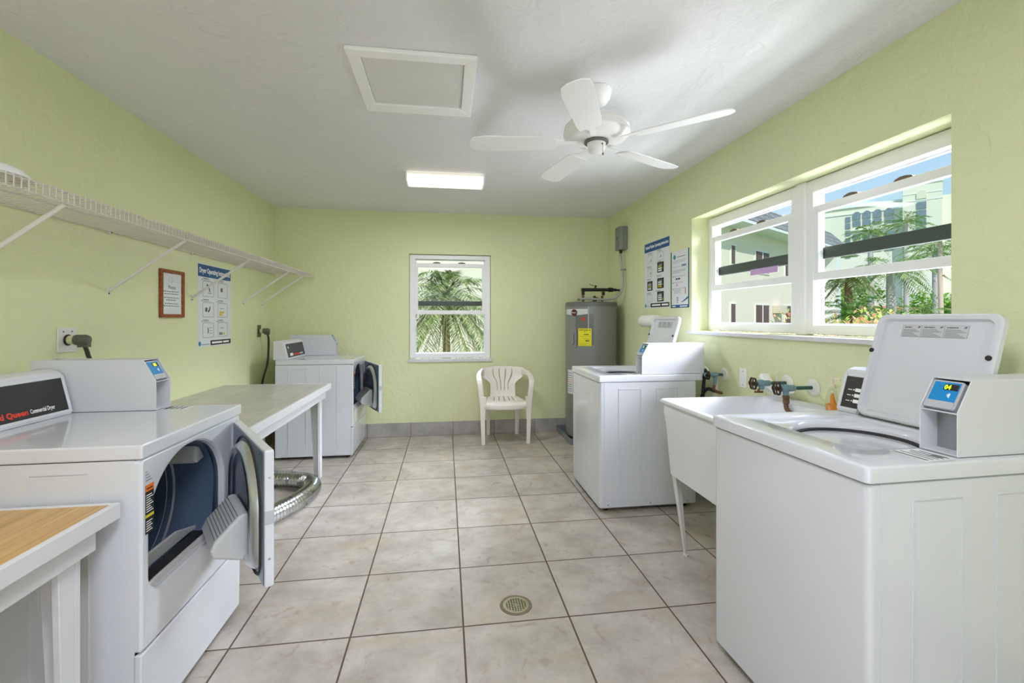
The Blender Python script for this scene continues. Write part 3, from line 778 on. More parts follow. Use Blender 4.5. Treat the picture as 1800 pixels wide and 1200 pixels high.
b_ = thing('washer_hookup', 'cluster of corroded valves and hoses on the wall behind the far washer', 'valve', (XR, 2.93, .915))
b = MB(); b.lathe([(.046, -.001), (.046, -.004), (.040, -.010), (.014, -.014)], axis='X', n=24); b.build('escutcheon', plate_m, b_, smooth=True)
b = MB(); b.tube([(-.012, 0, 0), (-.09, 0, 0)], .0095, 12); b.build('supply_pipe', verdid, b_, smooth=True)
b = MB(); b.lathe([(.012, -.05), (.018, -.06), (.018, -.085), (.013, -.09), (.013, -.11), (.02, -.115), (.02, -.135), (.008, -.15)], axis='X', n=16)
b.tube([(-.07, 0, 0), (-.072, -.004, -.04), (-.08, -.01, -.07)], .011, 10); b.build('valve_body', verdi, b_, smooth=True, ang=50)
b = MB(); handwheel(b, (-.136, -.02, .0), 'X', .026); b.build('handwheel', iron, b_, smooth=True)
b = MB(); b.tube([(-.11, .01, .01), (-.115, .012, .035), (-.135, .02, .06)], .006, 8); b.build('lever', plate_m, b_, smooth=True)
b = MB(); b.tube(smooth_path([(-.08, -.01, -.068), (-.085, -.012, -.10), (-.065, -.02, -.115), (-.05, -.05, -.12)], 6), .010, 10); b.build('outlet_elbow', rust, b_, smooth=True)
b = MB(); b.tube(smooth_path([(-.075, -.012, -.112), (-.105, .02, -.10), (-.118, .06, -.13), (-.12, .09, -.22), (-.115, .10, -.42), (-.12, .12, -.58)], 8), .0125, 10)
b.tube(smooth_path([(-.115, .035, .03), (-.11, .06, 0), (-.112, .07, -.08), (-.112, .085, -.2), (-.1, .13, -.5)], 8), .012, 10); b.build('hose', rubber, b_, smooth=True)
b = MB(); b.tube([(-.035, .055, -.02 - .89), (-.035, .055, -.045)], .022, 14); st = b.build('standpipe', plate_m, b_, smooth=True)

# blank wall plate, soap bottle, brush
bp = thing('blank_wall_plate', 'narrow white blank plate screwed to the wall left of the sink taps', 'wall plate', mat=plane_mx((XR - .0005, 2.757, .857), (0, -1, 0), (0, 0, 1)))
MB().box(0, .07, 0, .122, 0, .005).build('plate', white, bp, bevel=.0018)
for yy in (.018, .104):
    MB().lathe([(.004, .0048), (.0035, .0058)], c=(.035, yy, 0), n=10).build('screw', ink, bp)
sb = thing('soap_bottle', 'clear pump bottle with a little amber soap on the sink ledge', 'bottle', (1.836, 1.957, .8600))
b = MB(); b.lathe([(.026, .0005), (.029, .004), (.0285, .03), (.024, .07), (.020, .092), (.013, .104), (.013, .112)], n=24); b.build('bottle_body', bottle_glass, sb, smooth=True)
b = MB(); b.lathe([(.0245, .003), (.0255, .007), (.0245, .03), (.020, .034)], n=20)
b.skin([[(-.018, -.008, .03), (-.010, -.020, .03), (.004, -.022, .03), (-.004, -.004, .03)], [(-.018, -.007, .055), (-.010, -.017, .058), (-.001, -.018, .056), (-.006, -.003, .055)], [(-.012, -.005, .08), (-.008, -.012, .085), (-.003, -.012, .082), (-.005, -.003, .08)]], True, True, True)
b.build('liquid_soap', M('amber_soap', (226, 142, 40), .3), sb, smooth=True)
b = MB(); b.lathe([(.0165, .112), (.0165, .126), (.007, .129), (.0055, .152), (.009, .153), (.009, .160)], n=18); b.tube([(0, 0, .157), (.004, -.022, .157), (.007, -.040, .151)], .0042, 8)
b.build('pump', M('cream_pump', (232, 222, 200), .4), sb, smooth=True)

br = thing('scrub_brush', 'white scrubbing brush hanging behind the two sink taps', 'brush', (XR - .002, 2.40, .952))
b = MB()
pth = smooth_path([(-.045, .07, .015), (-.05, .02, -.028), (-.055, -.06, -.045), (-.05, -.15, -.040)], 6)
b.sweep(pth, lambda i, t: rloop(0, 0, .026, .017, .008, 4)); b.build('brush_back', white, br, smooth=True, ang=50)
b = MB()
for i, p in enumerate(pth[1:-1]):
    for k in range(6):
        q = p + Vector(((k - 2.5) * .008, 0, -.012)); e = q + Vector(((k - 2.5) * .003, rnd.uniform(-.003, .003), -.032))
        b.tube([q, e], .0016, 5)
b.build('bristles', white, br)
b = MB(); b.tube([(-.03, -.02, -.02), (-.02, .0, .03), (-.004, .0, .045)], .004, 8); b.build('hanging_hook', plate_m, br)

# ------------------------------------------------------------------ water heater
def heater():
    H = thing('water_heater', 'tall grey cylinder water heater with a yellow label in the back right corner', 'water heater', (1.583, 4.868, .012))
    z = lambda v: v - .012
    R_ = .278; n = 48
    b = MB(); b.lathe([(R_ - .02, z(.045)), (R_ - .004, z(.045)), (R_, z(.05)), (R_, z(1.432))], n=n, cap1=True); b.build('tank', heaterm, H, smooth=True)
    b = MB(); b.lathe([(R_ + .003, z(1.432)), (R_ + .003, z(1.472)), (R_ - .004, z(1.480)), (R_ - .03, z(1.484)), (.05, z(1.492))], n=n); b.build('top_cap', heaterd, H, smooth=True)
    for k in range(3):
        a = PI / 2 + 2 * PI * k / 3
        MB().lathe([(.02, z(.013)), (.02, z(.046))], c=(.22 * math.cos(a), .22 * math.sin(a), 0), n=12).build('foot', rubber, H)
    def patch(a0, a1, z0, z1, r, mat, nm, par=H, sag=0.0, t=.0012):
        """curved sheet on the tank; angle measured from the side facing the camera, to the right positive"""
        b = MB(); m_ = 14; loops = []
        for k in range(m_ + 1):
            f = k / m_; a = -PI / 2 - .315 + (a0 + (a1 - a0) * f); s_ = math.sin(PI * f) * sag
            c, s = math.cos(a), math.sin(a)
            loops.append([((r + t) * c, (r + t) * s, z(z0) - s_), (r * c, r * s, z(z0) - s_), (r * c, r * s, z(z1)), ((r + t) * c, (r + t) * s, z(z1))])
        b.skin(loops, True, True, True); return b.build(nm, mat, par, smooth=True, ang=40)
    # note: angle 0 faces the camera
    patch(-1.15, -.12, 1.352, 1.405, R_ + .004, M('badge_silver', (206, 210, 208), .35), 'maker_badge', sag=.012, t=.006)
    a = -PI / 2 - .315 - .66
    c, s = math.cos(a), math.sin(a)
    mxo = plane_mx(((R_ + .0105) * c, (R_ + .0105) * s, z(1.368)), (-s, c, 0), (0, 0, 1))
    b = MB(); b.skin([[(x, y, 0) for x, y in rloop(0, 0, .040, .034, .04, 8)], [(x, y, .004) for x, y in rloop(0, 0, .037, .031, .04, 8)]], True, True, True)
    ov = b.build('logo_badge', oval, H); ov.matrix_local = mxo
    lettering('Rheem', .024, white, H, mxo @ Matrix.Translation((0, -.008, .0045)), align='CENTER', fit=.058)
    patch(-.62, .10, 1.03, 1.352, R_, heaterd, 'upper_panel', t=.002)
    patch(-.12, -.075, 1.20, 1.43, R_ + .002, M('seam_silver', (168, 172, 168), .3, metal=.4), 'jacket_seam', t=.002)
    yl = patch(-.49, .02, 1.018, 1.200, R_ + .0032, yellow, 'energy_label', t=.0014)
    def on(a_, zz, r=R_ + .0052):
        a2 = -PI / 2 - .315 + a_; return plane_mx((r * math.cos(a2), r * math.sin(a2), z(zz)), (-math.sin(a2), math.cos(a2), 0), (0, 0, 1))
    t_ = 'ENERGYGUIDE'
    for i, ch in enumerate(t_):
        lettering(ch, .0165, dink, yl, on(-.455 + .041 * i, 1.178, R_ + .005), bold=.0004)
    for (a0, a1, z0, z1) in ((-.24, -.215, 1.163, 1.171), (-.26, -.09, 1.134, 1.141), (-.20, -.13, 1.066, 1.077), (-.12, -.07, 1.066, 1.077), (-.46, -.02, 1.118, 1.1195), (-.46, -.1, 1.045, 1.0465), (-.3, -.05, 1.09, 1.0915), (-.46, -.15, 1.03, 1.0315)):
        patch(a0, a1, z0, z1, R_ + .0047, dink, 'label_print', yl, t=.0006)
    patch(-.36, -.22, 1.28, 1.315, R_ + .0032, M('sticker_red', (186, 66, 48), .5), 'sticker', t=.001)
    # access cover with moulded pull
    ac = patch(-.86, -.56, .99, 1.185, R_, M('cover_grey', (132, 134, 132), .4), 'access_cover', t=.008)
    q = on(-.70, 1.085, R_ + .009)
    b = MB(); b.sweep([(0, -.05, .001), (0, -.045, .012), (0, .045, .012), (0, .05, .001)], lambda i, t: rloop(0, 0, .010, .004, .003, 3))
    hd = b.build('cover_handle', steel, H, bevel=.001); hd.matrix_local = q
    wl = patch(-1.08, -.75, .50, .755, R_ + .001, paper, 'data_label', t=.001)
    for k in range(9): patch(-1.05, -.80, .525 + k * .024, .531 + k * .024, R_ + .002, (oran if k in (4, 5) else ink), 'label_print', wl, t=.0006)
    # relief valve and fittings on the top
    b = MB()
    for xx, yy, h in ((-.10, -.03, .068), (.135, .022, .068)): b.tube([(xx, yy, z(1.488)), (xx, yy, z(1.488) + h)], .014, 12)
    build_each(b, 'nipple', rust, H, smooth=True)
    b = MB(); b.lathe([(.02, z(1.49)), (.024, z(1.50)), (.024, z(1.52)), (.014, z(1.535)), (.014, z(1.552))], c=(.03, -.03, 0), n=12); b.tube([(.03, -.03, z(1.53)), (.075, -.03, z(1.525))], .010, 8)
    b.build('relief_valve', iron, H, smooth=True)
    return H
heater()
pn = thing('drain_pan', 'shallow grey drain pan on the floor under the water heater', 'pan', (1.583, 4.885, 0))
b = MB(); R = lambda x0, x1, y0, y1, z: [(x - 1.583, y - 4.885, z) for x, y in rloop((x0 + x1) / 2, (y0 + y1) / 2, (x1 - x0) / 2, (y1 - y0) / 2, .01, 4)]
b.skin([R(1.272, 1.89, 4.588, 5.188, .001), R(1.266, 1.893, 4.582, 5.190, .068), R(1.270, 1.889, 4.586, 5.186, .068), R(1.276, 1.886, 4.592, 5.184, .009)], True, True, True)
b.build('pan', galv, pn)
wp = thing('water_pipe', 'dark insulated pipe with a lever valve above the water heater', 'pipe', (1.6, 4.85, 1.622))
b = MB(); b.tube([(-.135, -.015, -.004), (.20, .0, 0)], .0185, 14); b.build('pipe_sleeve', black, wp, smooth=True)
b = MB(); b.tube([(-.117, -.012, -.022), (-.117, -.012, -.062)], .0175, 12); b.tube([(.118, .004, -.022), (.118, .004, -.062)], .0175, 12); build_each(b, 'pipe_drop', rubber, wp, smooth=True)
b = MB(); b.tube([(.175, .0, 0), (.225, .0, 0)], .024, 14); b.tube([(.225, 0, 0), (.265, 0, -.002)], .016, 12); b.tube([(.265, 0, -.002), (.305, 0, -.004)], .011, 10); b.build('coupling', dink, wp, smooth=True)
b = MB(); b.tube([(.108, .0015, 0), (.178, .0045, 0)], .0192, 14); b.build('pipe_label', white, wp, smooth=True)
b = MB(); b.tube([(.02, -.008, .016), (.03, -.01, .045)], .011, 10); b.sweep([(.035, -.01, .044), (.0, -.02, .04), (-.03, -.025, .05), (-.05, -.03, .058)], lambda i, t: rloop(0, 0, .008, .002, .002, 3)); b.build('valve_lever', iron, wp, smooth=True)

eb = thing('junction_box', 'grey metal electrical box on the right wall above the water heater', 'electrical box', mat=plane_mx((XR - .0005, 4.715, 2.04), (0, -1, 0), (0, 0, 1)))
b = MB(); b.prism([(-.085, 0), (-.085, .055), (-.06, .085), (.06, .085), (.085, .055), (.085, 0)], 'Y', 0, .245); b.xf(Matrix.Identity(4))
b.build('box_body', boxgrey, eb, bevel=.004)
b = MB(); b.box(-.012, .012, .105, .14, .085, .092); b.lathe([(.014, .085), (.014, .09)], c=(.04, .045, 0), n=14); b.build('box_latch', heaterd, eb, bevel=.001)
b = MB(); b.lathe([(.016, 0), (.016, -.03), (.013, -.035)], axis='Y', c=(.0, 0, .045), n=14); b.build('box_connector', dink, eb, smooth=True)
cd = smooth_path([(1.858, 4.715, 2.000), (1.862, 4.70, 1.92), (1.868, 4.68, 1.82), (1.868, 4.66, 1.72), (1.862, 4.66, 1.63), (1.835, 4.69, 1.560), (1.78, 4.72, 1.522), (1.70, 4.735, 1.510), (1.60, 4.74, 1.512), (1.46, 4.745, 1.514), (1.41, 4.75, 1.506)], 8)
cdt = thing('conduit', 'grey flexible conduit curving from the electrical box to the heater top', 'conduit', (1.86, 4.7, 1.5))
b = MB(); b.tube([Vector(p) - Vector((1.86, 4.7, 1.5)) for p in cd], .0125, 12); b.build('conduit_tube', conduit_m, cdt, smooth=True)
b = MB(); b.box(1.868 - 1.86 - .016, XR - .001 - 1.86, 4.681 - 4.7 - .013, 4.681 - 4.7 + .013, .318, .334); b.build('clamp', galv, cdt)
b = MB(); b.tube([(-.46, .05, .014), (-.45, .05, .004), (-.45, .05, -.001)], .016, 12); b.build('elbow_fitting', heaterd, cdt, smooth=True)

# ------------------------------------------------------------------ plastic chair
def chair():
    c = thing('plastic_chair', 'white moulded plastic armchair standing below the back window', 'chair', (.622, 4.905, 0), math.radians(-2))
    # seat: curved sheet with slots towards the back
    def sheet(name, P, nu, nv, hole, th):
        bm = bmesh.new(); g = [[bm.verts.new(P(i / nu, j / nv)) for i in range(nu + 1)] for j in range(nv + 1)]
        for j in range(nv):
            for i in range(nu):
                if not hole(i, j): bm.faces.new((g[j][i], g[j][i + 1], g[j + 1][i + 1], g[j + 1][i]))
        b = MB(); b.b.free(); b.b = bm
        return b.build(name, chairm, c, smooth=True, ang=60, solid=th)
    def seatP(u, v):
        x = (u * 2 - 1) * (.225 - .065 * v); y = -.225 + .385 * v
        z = .438 - .022 * math.sin(PI * min(1, v * 1.1)) * (1 - (u * 2 - 1) ** 2) - (.055 * (1 - v / .08) ** 2 if v < .08 else 0)
        return (x, y, z)
    sl = {9, 13, 18, 22, 27, 31}
    sheet('seat', seatP, 40, 30, lambda i, j: i in (8, 14, 20, 26, 31) and 16 <= j <= 27, .006)
    def backP(u, v):
        k = min(1, max(0, (v - .42) / .34)); hw = .138 + .106 * k * k * (3 - 2 * k) + .02 * max(0, .25 - v)
        t = u * 2 - 1; x = t * hw
        top = .018 * (t * t) if v > .9 else 0
        y = .155 + .085 * v - .055 * (t * t) * (.4 + .6 * v)
        return (x, y, .425 + .345 * v - top * (v - .9) * 10)
    sheet('backrest', backP, 48, 30, lambda i, j: i in (13, 20, 27, 34) and 7 <= j <= 26, .007)
    for s in (-1, 1):
        P = smooth_path([(s * .222, .170, .712), (s * .250, .09, .712), (s * .272, -.03, .700), (s * .276, -.13, .672), (s * .272, -.185, .652), (s * .268, -.208, .610), (s * .258, -.208, .52), (s * .252, -.205, .44)], 6)
        b = MB(); b.sweep(P, lambda i, t: rloop(0, 0, .012 + .016 * min(1, t / .35), .040 - .028 * min(1, t / .35), .008, 3), up=Vector((0, 0, 1)))
        b.build('armrest', chairm, c, smooth=True, ang=60)
        def leg(x0, y0, x1, y1, zt, w0, w1, ex, ey):
            b = MB(); A = []
            for f in (0, .5, 1):
                x, y, z, w = x0 + (x1 - x0) * f, y0 + (y1 - y0) * f, .002 + (zt - .002) * f, w0 + (w1 - w0) * f * f
                t = .011
                A.append([(x + ex * t, y + ey * t, z), (x - ex * w, y + ey * t, z), (x - ex * w, y, z), (x - ex * t * .2, y - ey * t * .2, z), (x, y - ey * w, z), (x + ex * t, y - ey * w, z)])
            b.skin(A, True, True, True); return b.build('leg', chairm, c, bevel=.004, seg=2)
        leg(s * .240, -.205, s * .262, -.213, .50, .026, .060, s, -1)
        leg(s * .168, .200, s * .172, .150, .43, .026, .045, s, 1)
    b = MB(); b.sweep(smooth_path([(-.25, -.205, .405), (-.15, -.222, .392), (0, -.23, .388), (.15, -.222, .392), (.25, -.205, .405)], 5), lambda i, t: rloop(0, 0, .007, .026, .006, 3)); b.build('front_rail', chairm, c, smooth=True, ang=60)
    b = MB(); b.sweep([(-.17, .15, .40), (.17, .15, .40)], lambda i, t: rloop(0, 0, .006, .022, .005, 3)); b.build('back_rail', chairm, c, smooth=True, ang=60)
chair()

# ------------------------------------------------------------------ posters and frames (local: x right, y up, z off the wall)
def ringr(b, x0, x1, y0, y1, w, z0, z1, r=.012):
    o = rloop((x0 + x1) / 2, (y0 + y1) / 2, (x1 - x0) / 2, (y1 - y0) / 2, r, 4); i = rloop((x0 + x1) / 2, (y0 + y1) / 2, (x1 - x0) / 2 - w, (y1 - y0) / 2 - w, r, 4)
    b.skin([[(x, y, z0) for x, y in o], [(x, y, z1) for x, y in o], [(x, y, z1) for x, y in i], [(x, y, z0) for x, y in i]], True, wrap=True)
TL = lambda x, y, z=.0022: Matrix.Translation((x, y, z))

W_, H_ = .520, .628
p = thing('dryer_poster', 'white dryer instruction poster with blue header, left wall beside the wooden frame', 'poster', mat=plane_mx((XL + .0008, 3.655, 1.087), (0, 1, 0), (0, 0, 1)))
MB().box(0, W_, 0, H_, 0, .0012).build('sheet', paper, p)
MB().box(.004, W_ - .004, H_ - .098, H_ - .006, .0012, .0018).build('header_band', hblue, p)
lettering('Dryer Operating Instructions', .055, white, p, TL(.022, H_ - .068), fit=.475, bold=.001)
MB().box(.185, W_ - .004, .010, .047, .0012, .0018).build('footer_band', dink, p)
b = MB()
for x0, wd in ((.205, .165), (.385, .10)): b.box(x0, x0 + wd, .021, .036, .0018, .0022)
build_each(b, 'footer_lettering', white, p)
b = MB(); b.lathe([(.018, .0012), (.018, .0018)], c=(.028, .028, 0), n=20); q = b.build('logo', M('logo_teal', (52, 134, 164), .5), p)
b = MB(); b.box(.055, .165, .018, .022, .0012, .0016); b.build('small_print', hblue, p)
cells = [(.070, .235), (.300, .460)]; rows = [(.382, .500), (.226, .340), (.070, .184)]
for ri, (y0, y1) in enumerate(rows):
    for ci, (x0, x1) in enumerate(cells):
        b = MB(); ringr(b, x0, x1, y0, y1, .0025, .0012, .0018); f = b.build('step_frame', ink, p)
        b = MB()
        b.box(x0 + .008, x0 + .085, y1 + .016, y1 + .022, .0012, .0018); b.box(x0 + .008, x0 + .10, y1 + .006, y1 + .009, .0012, .0018); b.box(x0 - .012, x0 - .003, y1 + .004, y1 + .016, .0012, .0018)
        b.build('step_title', ink, p)
def arc(b, cx, cy, r, a0, a1, w, z=.0016, n=10):
    b.skin([[(cx + (r - w) * math.cos(a0 + (a1 - a0) * k / n), cy + (r - w) * math.sin(a0 + (a1 - a0) * k / n), z), (cx + r * math.cos(a0 + (a1 - a0) * k / n), cy + r * math.sin(a0 + (a1 - a0) * k / n), z), (cx + r * math.cos(a0 + (a1 - a0) * k / n), cy + r * math.sin(a0 + (a1 - a0) * k / n), z + .0008)] for k in range(n + 1)], True, True, True)
b = MB(); arc(b, .115, .418, .062, 0.05, 1.35, .012); b.box(.150, .20, .409, .413, .0012, .0018); b.build('lid_drawing', dink, p)
for cx, cy in ((.355, .44), (.115, .278)):
    for k, cl in enumerate(((60, 110, 50), (40, 110, 150), (190, 120, 60), (30, 40, 34))):
        b = MB(); b.lathe([(.011, .0012), (.009, .002)], c=(cx + (k % 2) * .013, cy + (k // 2) * .012, 0), n=10); b.build('laundry_drawing', M('print_%d' % k, cl, .6), p)
b = MB(); arc(b, .135, .305, .045, -1.3, .1, .012); b.build('arm_drawing', dink, p)
b = MB()
for k, (x, y) in enumerate(((.325, .258), (.352, .258), (.379, .258), (.325, .238), (.352, .238), (.39, .084))): b.box(x, x + .023, y, y + .018, .0012, .0018)
b.build('coin_drawing', yel, p)
b = MB()
for k in range(2): b.box(.325 + k * .028, .346 + k * .028, .084, .106, .0012, .0018); b.box(.34, .40, .295 - .155 * k, .299 - .155 * k, .0012, .0018); b.box(.345 + .03 * k, .352 + .03 * k, .285 - .155 * k, .29 - .155 * k, .0012, .0018)
for k in range(3): b.box(.175, .215, .10 + k * .022, .103 + k * .022, .0012, .0018)
arc(b, .12, .125, .03, -.9, .9, .004); arc(b, .18, .125, .03, 2.3, 4.0, .004)
b.build('line_drawing', ink, p)

f = thing('framed_notice', 'small wooden framed notice headed Please on the left wall', 'picture frame', mat=plane_mx((XL + .0008, 3.196, 1.310), (0, 1, 0), (0, 0, 1)))
b = MB(); w, h = .266, .313
b.box(0, .024, 0, h, 0, .016); b.box(w - .024, w, 0, h, 0, .016); b.box(.024, w - .024, 0, .022, 0, .016); b.box(.024, w - .024, h - .022, h, 0, .016)
b.build('frame', framewood, f, bevel=.003)
MB().box(.022, w - .022, .02, h - .02, .002, .005).build('notice_paper', paper, f)
lettering('Please', .034, ink, f, TL(w / 2, .188, .0052), align='CENTER')
b = MB()
for y, x0, x1 in ((.168, .04, .21), (.152, .05, .205), (.127, .045, .215), (.112, .07, .18), (.088, .055, .205), (.073, .04, .21)):
    x = x0
    while x < x1:
        q = rnd.uniform(.012, .03); b.box(x, min(x1, x + q), y, y + .0055, .005, .0053); x += q + .006
b.build('notice_text', ink, f)
b = MB(); arc(b, .12, .25, .018, 0, 5.4, .0015, z=.005); arc(b, .14, .235, .012, 0, 4.4, .0015, z=.005); b.build('ornament', M('pale_ink', (170, 172, 170), .6), f)
MB().box(w / 2 - .004, w / 2 + .004, h - .014, h - .009, .016, .0175).build('nail', steel, f)

W_, H_ = .507, .622
p = thing('washer_poster', 'larger right-wall poster with blue header and black keypad pictures', 'poster', mat=plane_mx((XR - .0008, 4.213, 1.398), (0, -1, 0), (0, 0, 1)))
MB().box(0, W_, 0, H_, 0, .0012).build('sheet', paper, p)
MB().box(.004, W_ - .004, H_ - .088, H_ - .004, .0012, .0018).build('header_band', hblue, p)
lettering('Topload Washer Operating Instructions', .04, white, p, TL(.02, H_ - .056), fit=.465, bold=.0008)
MB().box(.135, W_ - .008, .010, .048, .0012, .0018).build('footer_band', dink, p)
b = MB()
for x0, wd in ((.165, .17), (.36, .12)): b.box(x0, x0 + wd, .022, .037, .0018, .0022)
build_each(b, 'footer_lettering', white, p)
b = MB(); b.lathe([(.017, .0012), (.017, .0018)], c=(.028, .028, 0), n=20); b.build('logo', M('logo_teal', (52, 134, 164), .5), p)
MB().box(.052, .12, .020, .0235, .0012, .0016).build('small_print', ink, p)
def keypad(x, y, w, h, row):
    k = MB().box(x, x + w, y, y + h, .0012, .0018).build('keypad_picture', dink, p)
    b = MB()
    for r in range(3):
        for q in range(3):
            if r != row: b.box(x + .018 + q * .024, x + .036 + q * .024, y + .010 + r * .019, y + .024 + r * .019, .0018, .0022)
    b.build('keypad_keys', white, k)
    b = MB()
    if row >= 0:
        for q in range(3): b.box(x + .018 + q * .024, x + .036 + q * .024, y + .010 + row * .019, y + .024 + row * .019, .0018, .0022)
    else: b.box(x + w - .030, x + w - .014, y + .012, y + .026, .0018, .0022)
    b.build('lit_keys', yel, k)
    b = MB(); b.box(x + .025, x + w - .03, y + h * .64, y + h * .84, .0018, .0022); b.build('keypad_display', M('lcd_grey', (112, 122, 116), .4), k)
    b = MB(); b.box(x + w - .030, x + w - .016, y + .030, y + .042, .0018, .0022); b.build('start_key', M('start_green', (40, 170, 90), .4), k)
for args in ((.272, .322, .125, .092, 2), (.272, .178, .125, .092, 0), (.065, .168, .11, .088, 1), (.272, .060, .125, .090, -1)): keypad(*args)
b = MB()
for x0, x1, y0, y1 in ((.075, .17, .425, .50), (.275, .39, .430, .505), (.075, .165, .30, .375), (.065, .165, .062, .132)): ringr(b, x0, x1, y0, y1, .0018, .0012, .0016)
for x0, y in ((.07, .525), (.265, .530), (.06, .40), (.26, .425), (.055, .282), (.255, .30), (.05, .152), (.25, .163)):
    b.box(x0, x0 + .085, y - .008, y - .003, .0012, .0016); b.box(x0 + .01, x0 + .10, y - .018, y - .0155, .0012, .0016)
build_each(b, 'step_outline', ink, p)
b = MB()
for cx, cy in ((.13, .455), (.33, .47), (.125, .335)): arc(b, cx, cy, .016, -1.5, .6, .009)
build_each(b, 'hand_drawing', dink, p)

W_, H_ = .300, .474
p = thing('payment_poster', 'narrow right-wall poster with green side borders beside the window', 'poster', mat=plane_mx((XR - .0008, 3.688, 1.392), (0, -1, 0), (0, 0, 1)))
MB().box(0, W_, 0, H_, 0, .0012).build('sign_sheet', paper, p)
b = MB(); b.box(.0, .016, 0, H_, .0012, .0018); b.box(W_ - .016, W_, 0, H_, .0012, .0018); build_each(b, 'side_border', dgreen, p)
MB().box(.016, W_ - .016, 0, .026, .0012, .0018).build('footer_band', hblue, p)
b = MB(); b.box(.025, .085, .009, .017, .0018, .0022); b.box(.155, .27, .009, .017, .0018, .0022); build_each(b, 'footer_lettering', white, p)
b = MB(); b.lathe([(.020, .0012), (.020, .0018)], c=(.066, .425, 0), n=20); b.build('logo', M('logo_teal', (52, 134, 164), .5), p)
b = MB(); b.box(.10, .24, .420, .425, .0012, .0018)
for y, x0, x1 in ((.392, .03, .26), (.378, .03, .24), (.340, .03, .17), (.312, .03, .26), (.302, .03, .25), (.292, .03, .16), (.262, .055, .24), (.210, .055, .20), (.158, .055, .18), (.146, .055, .17), (.134, .055, .16), (.122, .055, .17)): b.box(x0, x1, y, y + .0022, .0012, .0016)
b.build('body_text', ink, p)
b = MB()
for k in range(3): b.box(.185 + k * .024, .202 + k * .024, .338, .354, .0012, .0018); b.lathe([(.006, .0012), (.006, .0018)], c=(.040, (.262, .210, .158)[k], 0), n=10)
b.prism([(.17, .052), (.20, .054), (.24, .072), (.284, .092), (.284, .075), (.24, .058), (.20, .046)], 'Z', .0012, .0016)
b.build('blue_drawing', hblue, p)
b = MB(); b.box(.085, .115, .235, .247, .0012, .0018); b.box(.122, .155, .235, .247, .0012, .0018); b.box(.10, .125, .04, .045, .0012, .0018); ringr(b, .105, .125, .055, .09, .004, .0012, .0018, .004); b.build('card_drawing', dink, p)
b = MB(); b.lathe([(.009, .0012), (.009, .0018)], c=(.105, .19, 0), n=10); b.box(.185, .235, .160, .163, .0012, .0018); b.box(.235, .247, .11, .165, .0012, .0018); b.build('pink_drawing', M('print_pink', (196, 120, 120), .6), p)

# ------------------------------------------------------------------ wire shelf
def wire_shelf():
    s = thing('wire_shelf', 'long white wire shelf fixed along the left wall', 'shelf', (XL, 3.0, 1.776))
    y0, y1, D_ = .95 - 3.0, 5.165 - 3.0, .404
    n = int((y1 - y0) / .0272); b = MB()
    for k in range(n + 1):
        y = y0 + (y1 - y0) * k / n
        b.tube([(.006, y, .0), (D_ - .002, y, .0), (D_ + .001, y, -.003), (D_, y, -.046)], .0023, 5)
    b.build('deck_wires', shelfm, s, smooth=True)
    for nm, x, z in (('front_top_rod', D_ - .002, -.0055), ('front_bottom_rod', D_ + .003, -.046), ('back_rod', .010, -.005), ('middle_rod', .20, -.005)):
        MB().tube([(x, y0 - .004, z), (x, y1 + .004, z)], .0036, 8).build(nm, shelfm, s, smooth=True)
    for Y in (1.96, 2.755, 3.575, 4.416, 4.828):
        y = Y - 3.0
        a, e = Vector((.014, y, -.318)), Vector((D_ - .004, y - .035, -.050))
        b = MB(); b.sweep([a, a.lerp(e, .5), e], lambda i, t: rloop(0, 0, .0085, .0045, .003, 3), up=Vector((0, 1, 0)))
        br = b.build('shelf_bracket', wmetal, s, smooth=True, ang=50)
        b = MB(); b.sweep([(.001, y, -.352), (.004, y, -.30)], lambda i, t: rloop(0, 0, .008, .003, .003, 3)); b.box(.001, .016, y - .007, y + .007, -.326, -.312); b.build('bracket_foot', wmetal, br, bevel=.001)
        b = MB(); b.lathe([(.004, .004), (.004, .008)], c=(0, y, -.338), axis='X', n=10); b.build('screw', rubber, br)
        b = MB(); b.lathe([(.009, .001), (.011, .005), (.011, .014), (.006, .018)], c=(0, y, -.010), axis='X', n=14); cl = b.build('wall_clip', wmetal, s, smooth=True)
        b = MB(); b.lathe([(.004, .016), (.004, .020)], c=(0, y, -.010), axis='X', n=8); b.build('screw', rubber, cl)
    return s
wire_shelf()
def cloth(name, label, cat, c, sx, sy, h, mat):
    b = MB(); r2 = random.Random(5); rings = []
    for j in range(7):
        f = j / 6; lp = []
        for k in range(26):
            a = 2 * PI * k / 26; w = 1 + .16 * math.sin(3 * a + 1) + .07 * math.sin(7 * a)
            q = math.cos(f * PI / 2) ** .5
            lp.append((c[0] + sx * w * q * math.cos(a), c[1] + sy * w * q * math.sin(a), c[2] + .0005 + h * f * (1 + .25 * math.sin(2 * a + 3 * f))))
        rings.append(lp)
    b.skin(rings, True, True, True)
    return tag(b.build(name, mat, None, smooth=True, ang=80), label, cat)
cloth('folded_cloth', 'crumpled white cloth lying on the near end of the wire shelf', 'cloth', (XL + .33, 1.72, 1.7785), .06, .16, .035, M('cloth_white', (232, 232, 234), .9, bump=.3, bscale=90))

